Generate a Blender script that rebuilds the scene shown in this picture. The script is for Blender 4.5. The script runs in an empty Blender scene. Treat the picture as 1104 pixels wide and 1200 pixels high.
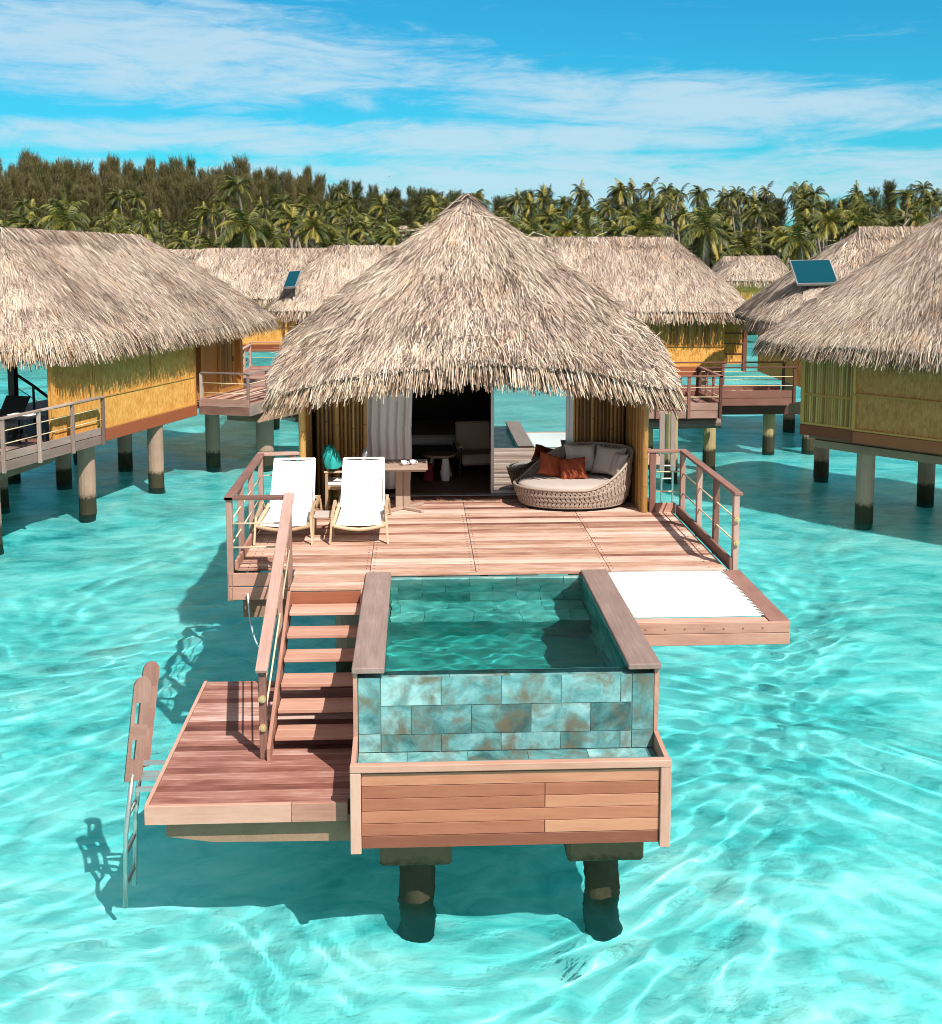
import bpy, bmesh, math, random
import numpy as np
from mathutils import Vector, Matrix
S = bpy.context.scene
COL = S.collection
random.seed(7)
rng = np.random.default_rng(11)
R = math.radians
D = 2.5            # main deck level above the lagoon
UPV = np.array([0., 0., 1.])

# ------------------------------------------------------------------ mesh builder
def V(*a):
    return np.array(a[0] if len(a) == 1 else a, float)

class MB:
    """Collects shapes; build() links them as ONE mesh with a 'tint' per face and metre UVs (u along the piece)."""
    def __init__(s):
        s.v = []; s.f = []; s.t = []; s.uv = []; s.n = 0
    def add(s, verts, faces, tint=None, uvs=None):
        if tint is None: tint = random.random()
        b = s.n
        s.v.extend([tuple(map(float, p)) for p in verts]); s.n += len(verts)
        ou, ov = random.uniform(0, 50), random.uniform(0, 50)
        for f in faces:
            s.f.append([b + i for i in f]); s.t.append(tint)
            if uvs is None:
                s.uv.extend([(ou, ov)] * len(f))
            else:
                s.uv.extend([(uvs[i][0] + ou, uvs[i][1] + ov) for i in f])
    def beam(s, p0, p1, w, h, up=(0, 0, 1), tint=None):
        """box from p0 to p1 (centre line), w across, h along up"""
        p0, p1, up = V(p0), V(p1), V(up)
        d = p1 - p0; L = np.linalg.norm(d); d = d / L
        sd = np.cross(d, up); k = np.linalg.norm(sd)
        if k < 1e-6: sd = np.cross(d, V(0, 1, 0)); k = np.linalg.norm(sd)
        sd /= k; u = np.cross(sd, d)
        vs = []; uv = []
        for q, l in ((p0, 0), (p1, L)):
            for a, b in ((-1, -1), (1, -1), (1, 1), (-1, 1)):
                vs.append(q + sd * a * w / 2 + u * b * h / 2); uv.append((l, a * w / 2 + b * h * .37))
        s.add(vs, [(0, 1, 2, 3)[::-1], (4, 5, 6, 7), (0, 1, 5, 4), (1, 2, 6, 5), (2, 3, 7, 6), (3, 0, 4, 7)], tint, uv)
    def box(s, x0, x1, y0, y1, z0, z1, tint=None):
        dx, dy, dz = x1 - x0, y1 - y0, z1 - z0
        cx, cy, cz = (x0 + x1) / 2, (y0 + y1) / 2, (z0 + z1) / 2
        if dx >= dy and dx >= dz: s.beam((x0, cy, cz), (x1, cy, cz), dy, dz, tint=tint)
        elif dy >= dz: s.beam((cx, y0, cz), (cx, y1, cz), dx, dz, tint=tint)
        else: s.beam((cx, cy, z0), (cx, cy, z1), dx, dy, up=(0, 1, 0), tint=tint)
    def tube(s, pts, r, n=8, tint=None, caps=True):
        pts = [V(p) for p in pts]; m = len(pts)
        rs = r if hasattr(r, '__len__') else [r] * m
        ref = None; vs = []; uv = []; L = 0
        for i, p in enumerate(pts):
            d = pts[min(i + 1, m - 1)] - pts[max(i - 1, 0)]; d = d / (np.linalg.norm(d) + 1e-12)
            if ref is None: ref = V(1, 0, 0) if abs(d[0]) < .8 else V(0, 1, 0)
            a = ref - d * (ref @ d); a /= np.linalg.norm(a); b = np.cross(d, a); ref = a
            if i: L += np.linalg.norm(p - pts[i - 1])
            for k in range(n):
                t = 2 * math.pi * k / n
                vs.append(p + (a * math.cos(t) + b * math.sin(t)) * rs[i]); uv.append((L, k / n * .5))
        fs = []
        for i in range(m - 1):
            for k in range(n):
                k2 = (k + 1) % n
                fs.append((i * n + k, i * n + k2, (i + 1) * n + k2, (i + 1) * n + k))
        if caps: fs.append(tuple(range(n))[::-1]); fs.append(tuple(range((m - 1) * n, m * n)))
        s.add(vs, fs, tint, uv)
    def cyl(s, p0, p1, r0, r1=None, n=12, tint=None):
        s.tube([p0, p1], [r0, r0 if r1 is None else r1], n, tint)
    def prism(s, poly, ext, tint=None):
        poly = [V(p) for p in poly]; e = V(ext); n = len(poly)
        vs = poly + [p + e for p in poly]
        ax = int(np.argmax(np.ptp(np.array(poly), axis=0)))
        uv = [(p[ax], p[(ax + 1) % 3] * .7 + p[(ax + 2) % 3] * .9) for p in vs]
        nrm = np.zeros(3)
        for i in range(n): nrm += np.cross(poly[i], poly[(i + 1) % n])
        fl = nrm @ e > 0
        fs = [tuple(range(n)), tuple(range(n, 2 * n))[::-1]] + [(i, i + n, (i + 1) % n + n, (i + 1) % n) for i in range(n)]
        if fl: fs = [f[::-1] for f in fs]
        s.add(vs, fs, tint, uv)
    def grid(s, P, tint=None, closed_u=False, uvs=None):
        """P[i][j] points"""
        P = np.asarray(P, float); a, b = P.shape[:2]
        fs = []
        for i in range(a - 1):
            for j in range(b if closed_u else b - 1):
                j2 = (j + 1) % b
                fs.append((i * b + j, i * b + j2, (i + 1) * b + j2, (i + 1) * b + j))
        if uvs is None: uvs = [(j * .05, i * .05) for i in range(a) for j in range(b)]
        s.add(P.reshape(-1, 3), fs, tint, uvs)
    def raw(s, verts, faces, tints):
        s.v.extend(map(tuple, verts)); b = s.n; s.n += len(verts)
        s.f.extend([[b + i for i in f] for f in faces]); s.t.extend(tints)
        for f in faces: s.uv.extend([(0., 0.)] * len(f))
    def build(s, name, mat, parent=None, smooth=False, bevel=0, off=None):
        me = bpy.data.meshes.new(name)
        vs = np.array(s.v, float)
        if off is not None: vs = vs - V(off)
        me.from_pydata(vs.tolist(), [], s.f)
        a = me.attributes.new('tint', 'FLOAT', 'FACE'); a.data.foreach_set('value', np.array(s.t, np.float32))
        u = me.uv_layers.new(name='UVMap'); u.data.foreach_set('uv', np.array(s.uv, np.float32).ravel())
        if smooth: me.shade_smooth()
        me.materials.append(mat)
        o = bpy.data.objects.new(name, me); COL.objects.link(o)
        if parent is not None: o.parent = parent
        if bevel:
            m = o.modifiers.new('edge', 'BEVEL'); m.width = bevel; m.segments = 1; m.limit_method = 'ANGLE'
        return o

def np_mesh(name, verts, faces4, tints, mat, parent=None, smooth=False):
    """fast path: numpy verts (n,3), quads (m,4)"""
    me = bpy.data.meshes.new(name)
    me.vertices.add(len(verts)); me.vertices.foreach_set('co', np.ascontiguousarray(verts, np.float32).ravel())
    m = len(faces4)
    me.loops.add(m * 4); me.loops.foreach_set('vertex_index', np.ascontiguousarray(faces4, np.int32).ravel())
    me.polygons.add(m); me.polygons.foreach_set('loop_start', np.arange(0, m * 4, 4, dtype=np.int32))
    me.update(calc_edges=True)
    if tints is not None:
        a = me.attributes.new('tint', 'FLOAT', 'FACE'); a.data.foreach_set('value', np.ascontiguousarray(tints, np.float32))
    if smooth: me.shade_smooth()
    me.materials.append(mat)
    o = bpy.data.objects.new(name, me); COL.objects.link(o)
    if parent is not None: o.parent = parent
    return o

# ------------------------------------------------------------------ things
def thing(name, label, cat, loc=(0, 0, 0), rz=0, group=None):
    o = bpy.data.objects.new(name, None); COL.objects.link(o)
    o.location = loc; o.rotation_euler = (0, 0, rz); o.empty_display_size = .2
    o['label'] = label; o['category'] = cat
    if group: o['group'] = group
    return o
def tag(o, label, cat, group=None, kind=None):
    o['label'] = label; o['category'] = cat
    if group: o['group'] = group
    if kind: o['kind'] = kind
    return o
def copy_tree(o, parent=None):
    c = o.copy(); COL.objects.link(c)
    if parent is not None: c.parent = parent
    for ch in [x for x in KIDS.get(o.name, [])]: copy_tree(ch, c)
    return c
KIDS = {}
def kids_of(root):
    KIDS[root.name] = list(root.children)
    for c in root.children: kids_of(c)

# ------------------------------------------------------------------ materials
def newmat(name):
    m = bpy.data.materials.new(name); m.use_nodes = True
    nt = m.node_tree; nt.nodes.clear()
    return m, nt, nt.nodes, nt.links
def ramp(N, cols):
    r = N.new('ShaderNodeValToRGB'); e = r.color_ramp.elements
    while len(e) < len(cols): e.new(.5)
    for i, (p, c) in enumerate(cols):
        e[i].position = p; e[i].color = (*c, 1) if len(c) == 3 else c
    return r
def mathn(N, L, op, a, b=None, c=None, clamp=False):
    m = N.new('ShaderNodeMath'); m.operation = op; m.use_clamp = clamp
    for i, x in enumerate((a, b, c)):
        if x is None: continue
        if isinstance(x, (int, float)): m.inputs[i].default_value = x
        else: L.new(x, m.inputs[i])
    return m.outputs[0]
def noise(N, L, vec, scale, detail=4, rough=.55, dist=0):
    n = N.new('ShaderNodeTexNoise'); n.inputs['Scale'].default_value = scale; n.inputs['Detail'].default_value = detail
    n.inputs['Roughness'].default_value = rough; n.inputs['Distortion'].default_value = dist
    if vec is not None: L.new(vec, n.inputs['Vector'])
    return n
def mapping(N, L, vec, scale):
    m = N.new('ShaderNodeMapping'); m.inputs['Scale'].default_value = scale; L.new(vec, m.inputs['Vector']); return m.outputs[0]
def principled(N, L, rough=.6, spec=.4):
    b = N.new('ShaderNodeBsdfPrincipled'); o = N.new('ShaderNodeOutputMaterial'); L.new(b.outputs[0], o.inputs[0])
    b.inputs['Roughness'].default_value = rough; b.inputs['Specular IOR Level'].default_value = spec
    return b
def mixc(N, L, fac, a, b, mode='MIX'):
    m = N.new('ShaderNodeMix'); m.data_type = 'RGBA'; m.blend_type = mode
    for s, x in ((m.inputs[0], fac), (m.inputs[6], a), (m.inputs[7], b)):
        if isinstance(x, (int, float)): s.default_value = x
        elif isinstance(x, tuple): s.default_value = (*x, 1)
        else: L.new(x, s)
    return m.outputs[2]

def wood(name, cols, grain=.5, rough=.65, stain=.25, bump=.25, sx=1.2, sy=26):
    """cols: ramp of base colours picked by the board's tint, grain along u"""
    m, nt, N, L = newmat(name); b = principled(N, L, rough, .3)
    at = N.new('ShaderNodeAttribute'); at.attribute_name = 'tint'
    uv = N.new('ShaderNodeUVMap'); uv.uv_map = 'UVMap'
    g = noise(N, L, mapping(N, L, uv.outputs[0], (sx, sy, 1)), 1.6, 6, .65, .6)
    st = noise(N, L, mapping(N, L, uv.outputs[0], (1.1, 3.5, 1)), 1.3, 4, .6)
    f = mathn(N, L, 'MULTIPLY_ADD', mathn(N, L, 'SUBTRACT', g.outputs[0], .5), grain, at.outputs['Fac'])
    f = mathn(N, L, 'MULTIPLY_ADD', mathn(N, L, 'SUBTRACT', st.outputs[0], .5), stain * 2, f, True)
    r = ramp(N, cols); L.new(f, r.inputs[0]); L.new(r.outputs[0], b.inputs['Base Color'])
    bp = N.new('ShaderNodeBump'); bp.inputs['Strength'].default_value = bump; bp.inputs['Distance'].default_value = .004
    L.new(g.outputs[0], bp.inputs['Height']); L.new(bp.outputs[0], b.inputs['Normal'])
    return m
M = {}
M['deck'] = wood('deck_wood', [(0, (.08, .026, .018)), (.28, (.22, .092, .066)), (.6, (.40, .230, .162)), (1, (.61, .44, .36))], .75, .6, .5)
M['plat'] = wood('platform_wood', [(0, (.085, .030, .021)), (.35, (.19, .070, .050)), (.65, (.32, .155, .12)), (1, (.54, .37, .32))], .75, .6, .55)
M['clad'] = wood('cladding_wood', [(0, (.19, .060, .034)), (.4, (.30, .105, .058)), (.75, (.39, .152, .087)), (1, (.47, .215, .13))], .5, .5, .25)
M['trim'] = wood('trim_wood', [(0, (.24, .105, .072)), (.5, (.42, .22, .16)), (1, (.55, .34, .265))], .6, .6, .4)
M['grey'] = wood('weathered_wood', [(0, (.13, .085, .072)), (.45, (.225, .155, .132)), (.8, (.32, .235, .205)), (1, (.40, .32, .285))], .75, .7, .35)
M['rail'] = wood('rail_wood', [(0, (.16, .075, .058)), (.5, (.29, .155, .122)), (1, (.43, .28, .235))], .65, .65, .4)
M['brown'] = wood('dark_red_wood', [(0, (.09, .035, .025)), (.5, (.16, .062, .042)), (1, (.25, .12, .09))], .4, .6, .3)
M['base'] = wood('baseboard_wood', [(0, (.20, .045, .018)), (1, (.33, .09, .035))], .4, .55, .2)
M['teak'] = wood('teak_wood', [(0, (.36, .24, .14)), (.5, (.50, .36, .22)), (1, (.60, .47, .32))], .4, .55, .15)
M['table'] = wood('table_wood', [(0, (.30, .20, .15)), (1, (.46, .34, .27))], .4, .55, .15)
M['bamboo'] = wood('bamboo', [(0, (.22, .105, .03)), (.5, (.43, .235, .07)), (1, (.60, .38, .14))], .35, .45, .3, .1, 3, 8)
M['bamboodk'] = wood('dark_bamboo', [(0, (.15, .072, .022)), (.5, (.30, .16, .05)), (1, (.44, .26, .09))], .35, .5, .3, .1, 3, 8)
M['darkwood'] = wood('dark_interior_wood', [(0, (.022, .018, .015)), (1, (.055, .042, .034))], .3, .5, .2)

def flat(name, col, rough=.6, metal=0, spec=.4, var=.12, scale=6, bump=0, sheen=0):
    m, nt, N, L = newmat(name); b = principled(N, L, rough, spec); b.inputs['Metallic'].default_value = metal
    tc = N.new('ShaderNodeTexCoord')
    n = noise(N, L, tc.outputs['Object'], scale, 5, .6)
    f = mathn(N, L, 'MULTIPLY_ADD', n.outputs[0], var * 2, 1 - var)
    c = mixc(N, L, 1.0, tuple(col), f, 'MULTIPLY'); L.new(c, b.inputs['Base Color'])
    if bump:
        bp = N.new('ShaderNodeBump'); bp.inputs['Strength'].default_value = bump; bp.inputs['Distance'].default_value = .01
        n2 = noise(N, L, tc.outputs['Object'], scale * 9, 3, .6); L.new(n2.outputs[0], bp.inputs['Height']); L.new(bp.outputs[0], b.inputs['Normal'])
    return m
M['white'] = flat('white_sling', (.82, .81, .80), .7, var=.02)
M['net'] = flat('white_net', (.83, .83, .82), .8, var=.04, scale=60)
def net_mat():
    m, nt, N, L = newmat('white_net_mesh'); b = principled(N, L, .85, .2)
    tc = N.new('ShaderNodeTexCoord'); v = N.new('ShaderNodeTexBrick'); v.offset = 0; v.inputs['Scale'].default_value = 1; v.inputs['Mortar Size'].default_value = .16; v.inputs['Brick Width'].default_value = 1; v.inputs['Row Height'].default_value = 1
    v.inputs['Color1'].default_value = (.62, .63, .62, 1); v.inputs['Color2'].default_value = (.72, .72, .71, 1); v.inputs['Mortar'].default_value = (.86, .86, .85, 1)
    L.new(mapping(N, L, tc.outputs['Object'], (28, 28, 28)), v.inputs['Vector'])
    n = noise(N, L, tc.outputs['Object'], 1.6, 4, .6); L.new(mixc(N, L, 1., v.outputs[0], mathn(N, L, 'MULTIPLY_ADD', n.outputs[0], .25, .86), 'MULTIPLY'), b.inputs['Base Color'])
    bp = N.new('ShaderNodeBump'); bp.inputs['Strength'].default_value = .5; bp.inputs['Distance'].default_value = .01; L.new(v.outputs['Fac'], bp.inputs['Height']); L.new(bp.outputs[0], b.inputs['Normal'])
    return m
M['net'] = net_mat()
M['linen'] = flat('white_curtain', (.74, .69, .67), .8, var=.06, scale=3)
M['cushion'] = flat('beige_cushion', (.43, .355, .315), .85, var=.06, scale=5, bump=.15)
M['greyfab'] = flat('grey_fabric', (.46, .395, .36), .9, var=.08, scale=7, bump=.15)
M['rust'] = flat('rust_fabric', (.30, .062, .022), .9, var=.1, scale=8, bump=.15)
M['teal'] = flat('teal_towel', (.02, .32, .29), .95, var=.15, scale=8, bump=.3)
M['wicker'] = flat('wicker_cord', (.34, .265, .215), .7, var=.15, scale=20)
M['alu'] = flat('aluminium', (.42, .41, .42), .4, .6, .5, .06)
M['steel'] = flat('steel_tube', (.55, .53, .50), .35, .8, .5, .15)
M['cable'] = flat('rail_rod', (.62, .50, .33), .5, var=.1, scale=12)
M['hose'] = flat('pale_hose', (.45, .55, .55), .5)
M['black'] = flat('black_metal', (.012, .013, .015), .5, var=.2)
M['panel'] = flat('solar_glass', (.003, .05, .072), .35, 0, .05, .1, 3)
M['china'] = flat('white_china', (.8, .8, .8), .3, var=.02)
M['floor'] = flat('room_floor', (.16, .095, .055), .6, var=.15, scale=5)
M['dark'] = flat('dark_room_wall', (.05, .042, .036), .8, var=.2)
M['redfab'] = flat('red_bag', (.20, .015, .02), .8)
M['cream'] = flat('cream_armchair', (.40, .32, .25), .85, var=.08)
M['land'] = flat('island_ground', (.10, .10, .035), .95, var=.4, scale=.3)
M['brass'] = flat('brass_cap', (.60, .45, .24), .4, .5, .5, .1)

def concrete(name, col, wet=.55, moss=0.):
    """piles and beams: stained, dark and weedy where the waves wet them"""
    m, nt, N, L = newmat(name); b = principled(N, L, .8, .3)
    tc = N.new('ShaderNodeTexCoord'); g = N.new('ShaderNodeNewGeometry')
    n = noise(N, L, tc.outputs['Object'], 2.2, 6, .65); n2 = noise(N, L, tc.outputs['Object'], 14, 4, .6)
    f = mathn(N, L, 'MULTIPLY_ADD', n.outputs[0], .6, .7)
    c = mixc(N, L, 1., tuple(col), f, 'MULTIPLY')
    sep = N.new('ShaderNodeSeparateXYZ'); L.new(g.outputs['Position'], sep.inputs[0])
    z = mathn(N, L, 'MULTIPLY_ADD', mathn(N, L, 'SUBTRACT', n2.outputs[0], .5), .25, sep.outputs[2])
    k = N.new('ShaderNodeMapRange'); L.new(z, k.inputs[0]); k.inputs[1].default_value = wet; k.inputs[2].default_value = wet - .12
    wetc = mixc(N, L, n.outputs[0], (.018, .016, .010), (.05, .045, .018))
    c = mixc(N, L, k.outputs[0], c, wetc)
    k2 = N.new('ShaderNodeMapRange'); L.new(z, k2.inputs[0]); k2.inputs[1].default_value = -.05; k2.inputs[2].default_value = -.45
    c = mixc(N, L, k2.outputs[0], c, (.035, .075, .07))   # dark weed below the waterline, with the pile's dark reflection put into the colour
    L.new(c, b.inputs['Base Color'])
    bp = N.new('ShaderNodeBump'); bp.inputs['Strength'].default_value = .4; bp.inputs['Distance'].default_value = .02; L.new(n2.outputs[0], bp.inputs['Height']); L.new(bp.outputs[0], b.inputs['Normal'])
    return m
M['conc'] = concrete('pile_concrete', (.33, .215, .155), .5)
M['taupe'] = concrete('beam_concrete', (.25, .155, .10), .2)
M['mossy'] = concrete('mossy_concrete', (.13, .095, .05), .66)
M['logpile'] = concrete('timber_pile', (.36, .27, .13), .6)

def tinted(name, cols, rough=.85, spec=.2, patch=.25, pscale=1.2, sheen=0, trans=0):
    """foliage and thatch: colour picked by each blade's own tint, drifting in patches"""
    m, nt, N, L = newmat(name); b = principled(N, L, rough, spec)
    at = N.new('ShaderNodeAttribute'); at.attribute_name = 'tint'
    tc = N.new('ShaderNodeTexCoord'); n = noise(N, L, tc.outputs['Object'], pscale, 4, .6)
    f = mathn(N, L, 'MULTIPLY_ADD', mathn(N, L, 'SUBTRACT', n.outputs[0], .5), patch * 2, at.outputs['Fac'], True)
    r = ramp(N, cols); L.new(f, r.inputs[0]); L.new(r.outputs[0], b.inputs['Base Color'])
    if trans:
        t = N.new('ShaderNodeBsdfTranslucent'); L.new(r.outputs[0], t.inputs[0])
        mx = N.new('ShaderNodeMixShader'); mx.inputs[0].default_value = trans
        L.new(b.outputs[0], mx.inputs[1]); L.new(t.outputs[0], mx.inputs[2])
        L.new(mx.outputs[0], [x for x in N if x.type == 'OUTPUT_MATERIAL'][0].inputs[0])
    return m
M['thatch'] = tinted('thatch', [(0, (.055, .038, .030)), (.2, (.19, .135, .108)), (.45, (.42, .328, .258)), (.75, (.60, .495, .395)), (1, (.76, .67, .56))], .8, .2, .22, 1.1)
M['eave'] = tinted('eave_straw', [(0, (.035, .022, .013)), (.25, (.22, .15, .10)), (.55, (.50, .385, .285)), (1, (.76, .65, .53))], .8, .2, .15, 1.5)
M['thatchbase'] = flat('thatch_underlayer', (.085, .06, .045), .95, var=.3, scale=8)
M['palm'] = tinted('palm_leaf', [(0, (.010, .017, .005)), (.35, (.030, .045, .010)), (.7, (.095, .105, .020)), (.9, (.30, .26, .04)), (1, (.38, .25, .06))], .5, .35, .1, .3, trans=.15)
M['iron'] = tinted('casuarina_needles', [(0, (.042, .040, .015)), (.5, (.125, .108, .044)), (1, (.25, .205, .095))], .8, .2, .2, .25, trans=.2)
M['irongreen'] = tinted('green_casuarina_needles', [(0, (.025, .032, .012)), (.5, (.075, .080, .03)), (1, (.15, .145, .06))], .8, .2, .2, .25, trans=.2)
M['bush'] = tinted('shrub_leaf', [(0, (.020, .035, .010)), (.5, (.05, .085, .018)), (1, (.12, .16, .035))], .6, .3, .2, .3, trans=.2)
M['dark_trunk'] = tinted('casuarina_bark', [(0, (.05, .04, .03)), (1, (.10, .08, .06))], .9, .2, .4, 2)
M['trunk'] = tinted('palm_trunk', [(0, (.16, .13, .10)), (1, (.32, .27, .22))], .85, .2, .4, 2)

def weathered_thatch(m):
    nt = m.node_tree; N, L = nt.nodes, nt.links; b = [n for n in N if n.type == 'BSDF_PRINCIPLED'][0]
    src = b.inputs['Base Color'].links[0].from_socket; tc = [n for n in N if n.type == 'TEX_COORD'][0]
    n1 = noise(N, L, tc.outputs['Object'], .9, 6, .68, .6); n2 = noise(N, L, mapping(N, L, tc.outputs['Object'], (1, 1, .6)), 1.6, 6, .7, .4)
    add = N.new('ShaderNodeVectorMath'); add.operation = 'ADD'; add.inputs[1].default_value = (31, 7, 13); L.new(tc.outputs['Object'], add.inputs[0]); L.new(add.outputs[0], n1.inputs['Vector'])
    k1 = ramp(N, [(.44, (0, 0, 0)), (.62, (.75, .75, .75))]); L.new(n1.outputs[0], k1.inputs[0]); k2 = ramp(N, [(.52, (0, 0, 0)), (.70, (.6, .6, .6))]); L.new(n2.outputs[0], k2.inputs[0])
    grey = mixc(N, L, 1., src, (.86, .80, .84), 'MULTIPLY'); gold = mixc(N, L, 1., src, (1.12, .93, .74), 'MULTIPLY')
    c = mixc(N, L, k1.outputs[0], src, grey); c = mixc(N, L, k2.outputs[0], c, gold); L.new(c, b.inputs['Base Color'])
weathered_thatch(M['thatch']); weathered_thatch(M['eave'])
def woven(name, cols):
    """plaited bamboo matting"""
    m, nt, N, L = newmat(name); b = principled(N, L, .6, .3)
    tc = N.new('ShaderNodeTexCoord')
    w = N.new('ShaderNodeTexVoronoi'); w.inputs['Scale'].default_value = 1; L.new(mapping(N, L, tc.outputs['Object'], (26, 26, 9)), w.inputs['Vector'])
    n = noise(N, L, mapping(N, L, tc.outputs['Object'], (1.2, 1.2, 2)), 1.5, 5, .65)
    f = mathn(N, L, 'MULTIPLY_ADD', w.outputs['Color'], .6, mathn(N, L, 'MULTIPLY_ADD', n.outputs[0], .9, -.2), True)
    r = ramp(N, cols); L.new(f, r.inputs[0]); L.new(r.outputs[0], b.inputs['Base Color'])
    bp = N.new('ShaderNodeBump'); bp.inputs['Strength'].default_value = .4; bp.inputs['Distance'].default_value = .01; L.new(w.outputs['Distance'], bp.inputs['Height']); L.new(bp.outputs[0], b.inputs['Normal'])
    return m
M['woven'] = woven('woven_wall', [(.1, (.42, .165, .030)), (.5, (.62, .28, .058)), (.9, (.72, .40, .11))])
M['woven_shaded'] = woven('shaded_woven_wall', [(.1, (.28, .125, .035)), (.5, (.44, .178, .05)), (.9, (.54, .25, .08))])  # browner copy of the woven wall, its shade put into the colours
M['wtrim'] = wood('yellow_batten', [(0, (.38, .17, .04)), (1, (.58, .30, .085))], .3, .5, .2)

def tile_mat(name, dull=0.):
    m, nt, N, L = newmat(name); b = principled(N, L, .3, .45)
    at = N.new('ShaderNodeAttribute'); at.attribute_name = 'tint'
    uv = N.new('ShaderNodeUVMap'); uv.uv_map = 'UVMap'
    n1 = noise(N, L, uv.outputs[0], 2.6, 6, .62, .8); n2 = noise(N, L, uv.outputs[0], 3.4, 5, .6, .4); n3 = noise(N, L, uv.outputs[0], 22, 5, .7)
    add = N.new('ShaderNodeVectorMath'); add.operation = 'ADD'; add.inputs[1].default_value = (17, 9, 0); L.new(uv.outputs[0], add.inputs[0]); L.new(add.outputs[0], n2.inputs['Vector'])
    f = mathn(N, L, 'MULTIPLY_ADD', mathn(N, L, 'SUBTRACT', at.outputs['Fac'], .5), .35, n1.outputs[0])
    f = mathn(N, L, 'MULTIPLY_ADD', mathn(N, L, 'SUBTRACT', n3.outputs[0], .5), .25, f)
    r = ramp(N, [(.25, (.026, .085, .088)), (.40, (.07, .20, .205)), (.55, (.14, .335, .345)), (.77, (.30, .51, .51))]); L.new(f, r.inputs[0])
    k = ramp(N, [(.46, (0, 0, 0)), (.66, (.92, .92, .92))]); L.new(n2.outputs[0], k.inputs[0])
    c = mixc(N, L, k.outputs[0], r.outputs[0], (.13, .115, .075))
    L.new(c, b.inputs['Base Color'])
    bp = N.new('ShaderNodeBump'); bp.inputs['Strength'].default_value = .15; bp.inputs['Distance'].default_value = .01; L.new(n3.outputs[0], bp.inputs['Height']); L.new(bp.outputs[0], b.inputs['Normal'])
    return m
M['tile'] = tile_mat('copper_green_tile')
def basin_mat():
    m, nt, N, L = newmat('basin_tile'); b = principled(N, L, .35, .4)
    at = N.new('ShaderNodeAttribute'); at.attribute_name = 'tint'; uv = N.new('ShaderNodeUVMap'); uv.uv_map = 'UVMap'
    n1 = noise(N, L, uv.outputs[0], 2.2, 6, .62, .8)
    f = mathn(N, L, 'MULTIPLY_ADD', mathn(N, L, 'SUBTRACT', at.outputs['Fac'], .5), .22, n1.outputs[0])
    r = ramp(N, [(.28, (.08, .24, .23)), (.48, (.20, .43, .42)), (.64, (.40, .58, .55)), (.76, (.26, .30, .24))]); L.new(f, r.inputs[0]); L.new(r.outputs[0], b.inputs['Base Color'])
    return m
M['basin'] = basin_mat(); M['basinfloor'] = flat('basin_floor', (.06, .31, .295), .6, var=.18, scale=1.5)
M['grout'] = flat('tile_grout', (.12, .21, .20), .8)

def glass_mat():
    m, nt, N, L = newmat('tinted_door_glass'); o = N.new('ShaderNodeOutputMaterial')
    t = N.new('ShaderNodeBsdfTransparent'); t.inputs[0].default_value = (.25, .32, .32, 1)
    g = N.new('ShaderNodeBsdfGlossy'); g.inputs['Roughness'].default_value = 0; g.inputs[0].default_value = (.75, .85, .85, 1)
    x = N.new('ShaderNodeMixShader'); x.inputs[0].default_value = .72
    L.new(t.outputs[0], x.inputs[1]); L.new(g.outputs[0], x.inputs[2]); L.new(x.outputs[0], o.inputs[0]); return m
M['glass'] = glass_mat()

def water_mat(name, tint, rip, milk=0., milkcol=(.3, .8, .75)):
    m, nt, N, L = newmat(name); o = N.new('ShaderNodeOutputMaterial')
    rf = N.new('ShaderNodeBsdfRefraction'); rf.inputs['IOR'].default_value = 1.33; rf.inputs['Roughness'].default_value = 0; rf.inputs['Color'].default_value = (*tint, 1)
    gl = N.new('ShaderNodeBsdfGlossy'); gl.inputs['Roughness'].default_value = .04; gl.inputs[0].default_value = (.58, .68, .70, 1)
    fr = N.new('ShaderNodeFresnel'); fr.inputs[0].default_value = 1.33
    tc = N.new('ShaderNodeTexCoord'); n = noise(N, L, mapping(N, L, tc.outputs['Object'], (1, 1.4, 1)), 5, 6, .65, .5)
    bp = N.new('ShaderNodeBump'); bp.inputs['Strength'].default_value = rip; bp.inputs['Distance'].default_value = .03; L.new(n.outputs[0], bp.inputs['Height'])
    L.new(bp.outputs[0], gl.inputs['Normal']); L.new(bp.outputs[0], fr.inputs['Normal'])
    body = rf.outputs[0]
    if milk:
        df = N.new('ShaderNodeBsdfDiffuse'); df.inputs[0].default_value = (*milkcol, 1); L.new(bp.outputs[0], df.inputs['Normal'])
        mx = N.new('ShaderNodeMixShader'); mx.inputs[0].default_value = milk; L.new(rf.outputs[0], mx.inputs[1]); L.new(df.outputs[0], mx.inputs[2]); body = mx.outputs[0]
    x = N.new('ShaderNodeMixShader'); L.new(fr.outputs[0], x.inputs[0]); L.new(body, x.inputs[1]); L.new(gl.outputs[0], x.inputs[2])
    L.new(x.outputs[0], o.inputs[0]); return m
M['water'] = water_mat('lagoon_water', (.66, .985, .985), .5, .0, (.15, .60, .60))
M['pool'] = water_mat('pool_water', (.52, .93, .90), .25)

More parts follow.
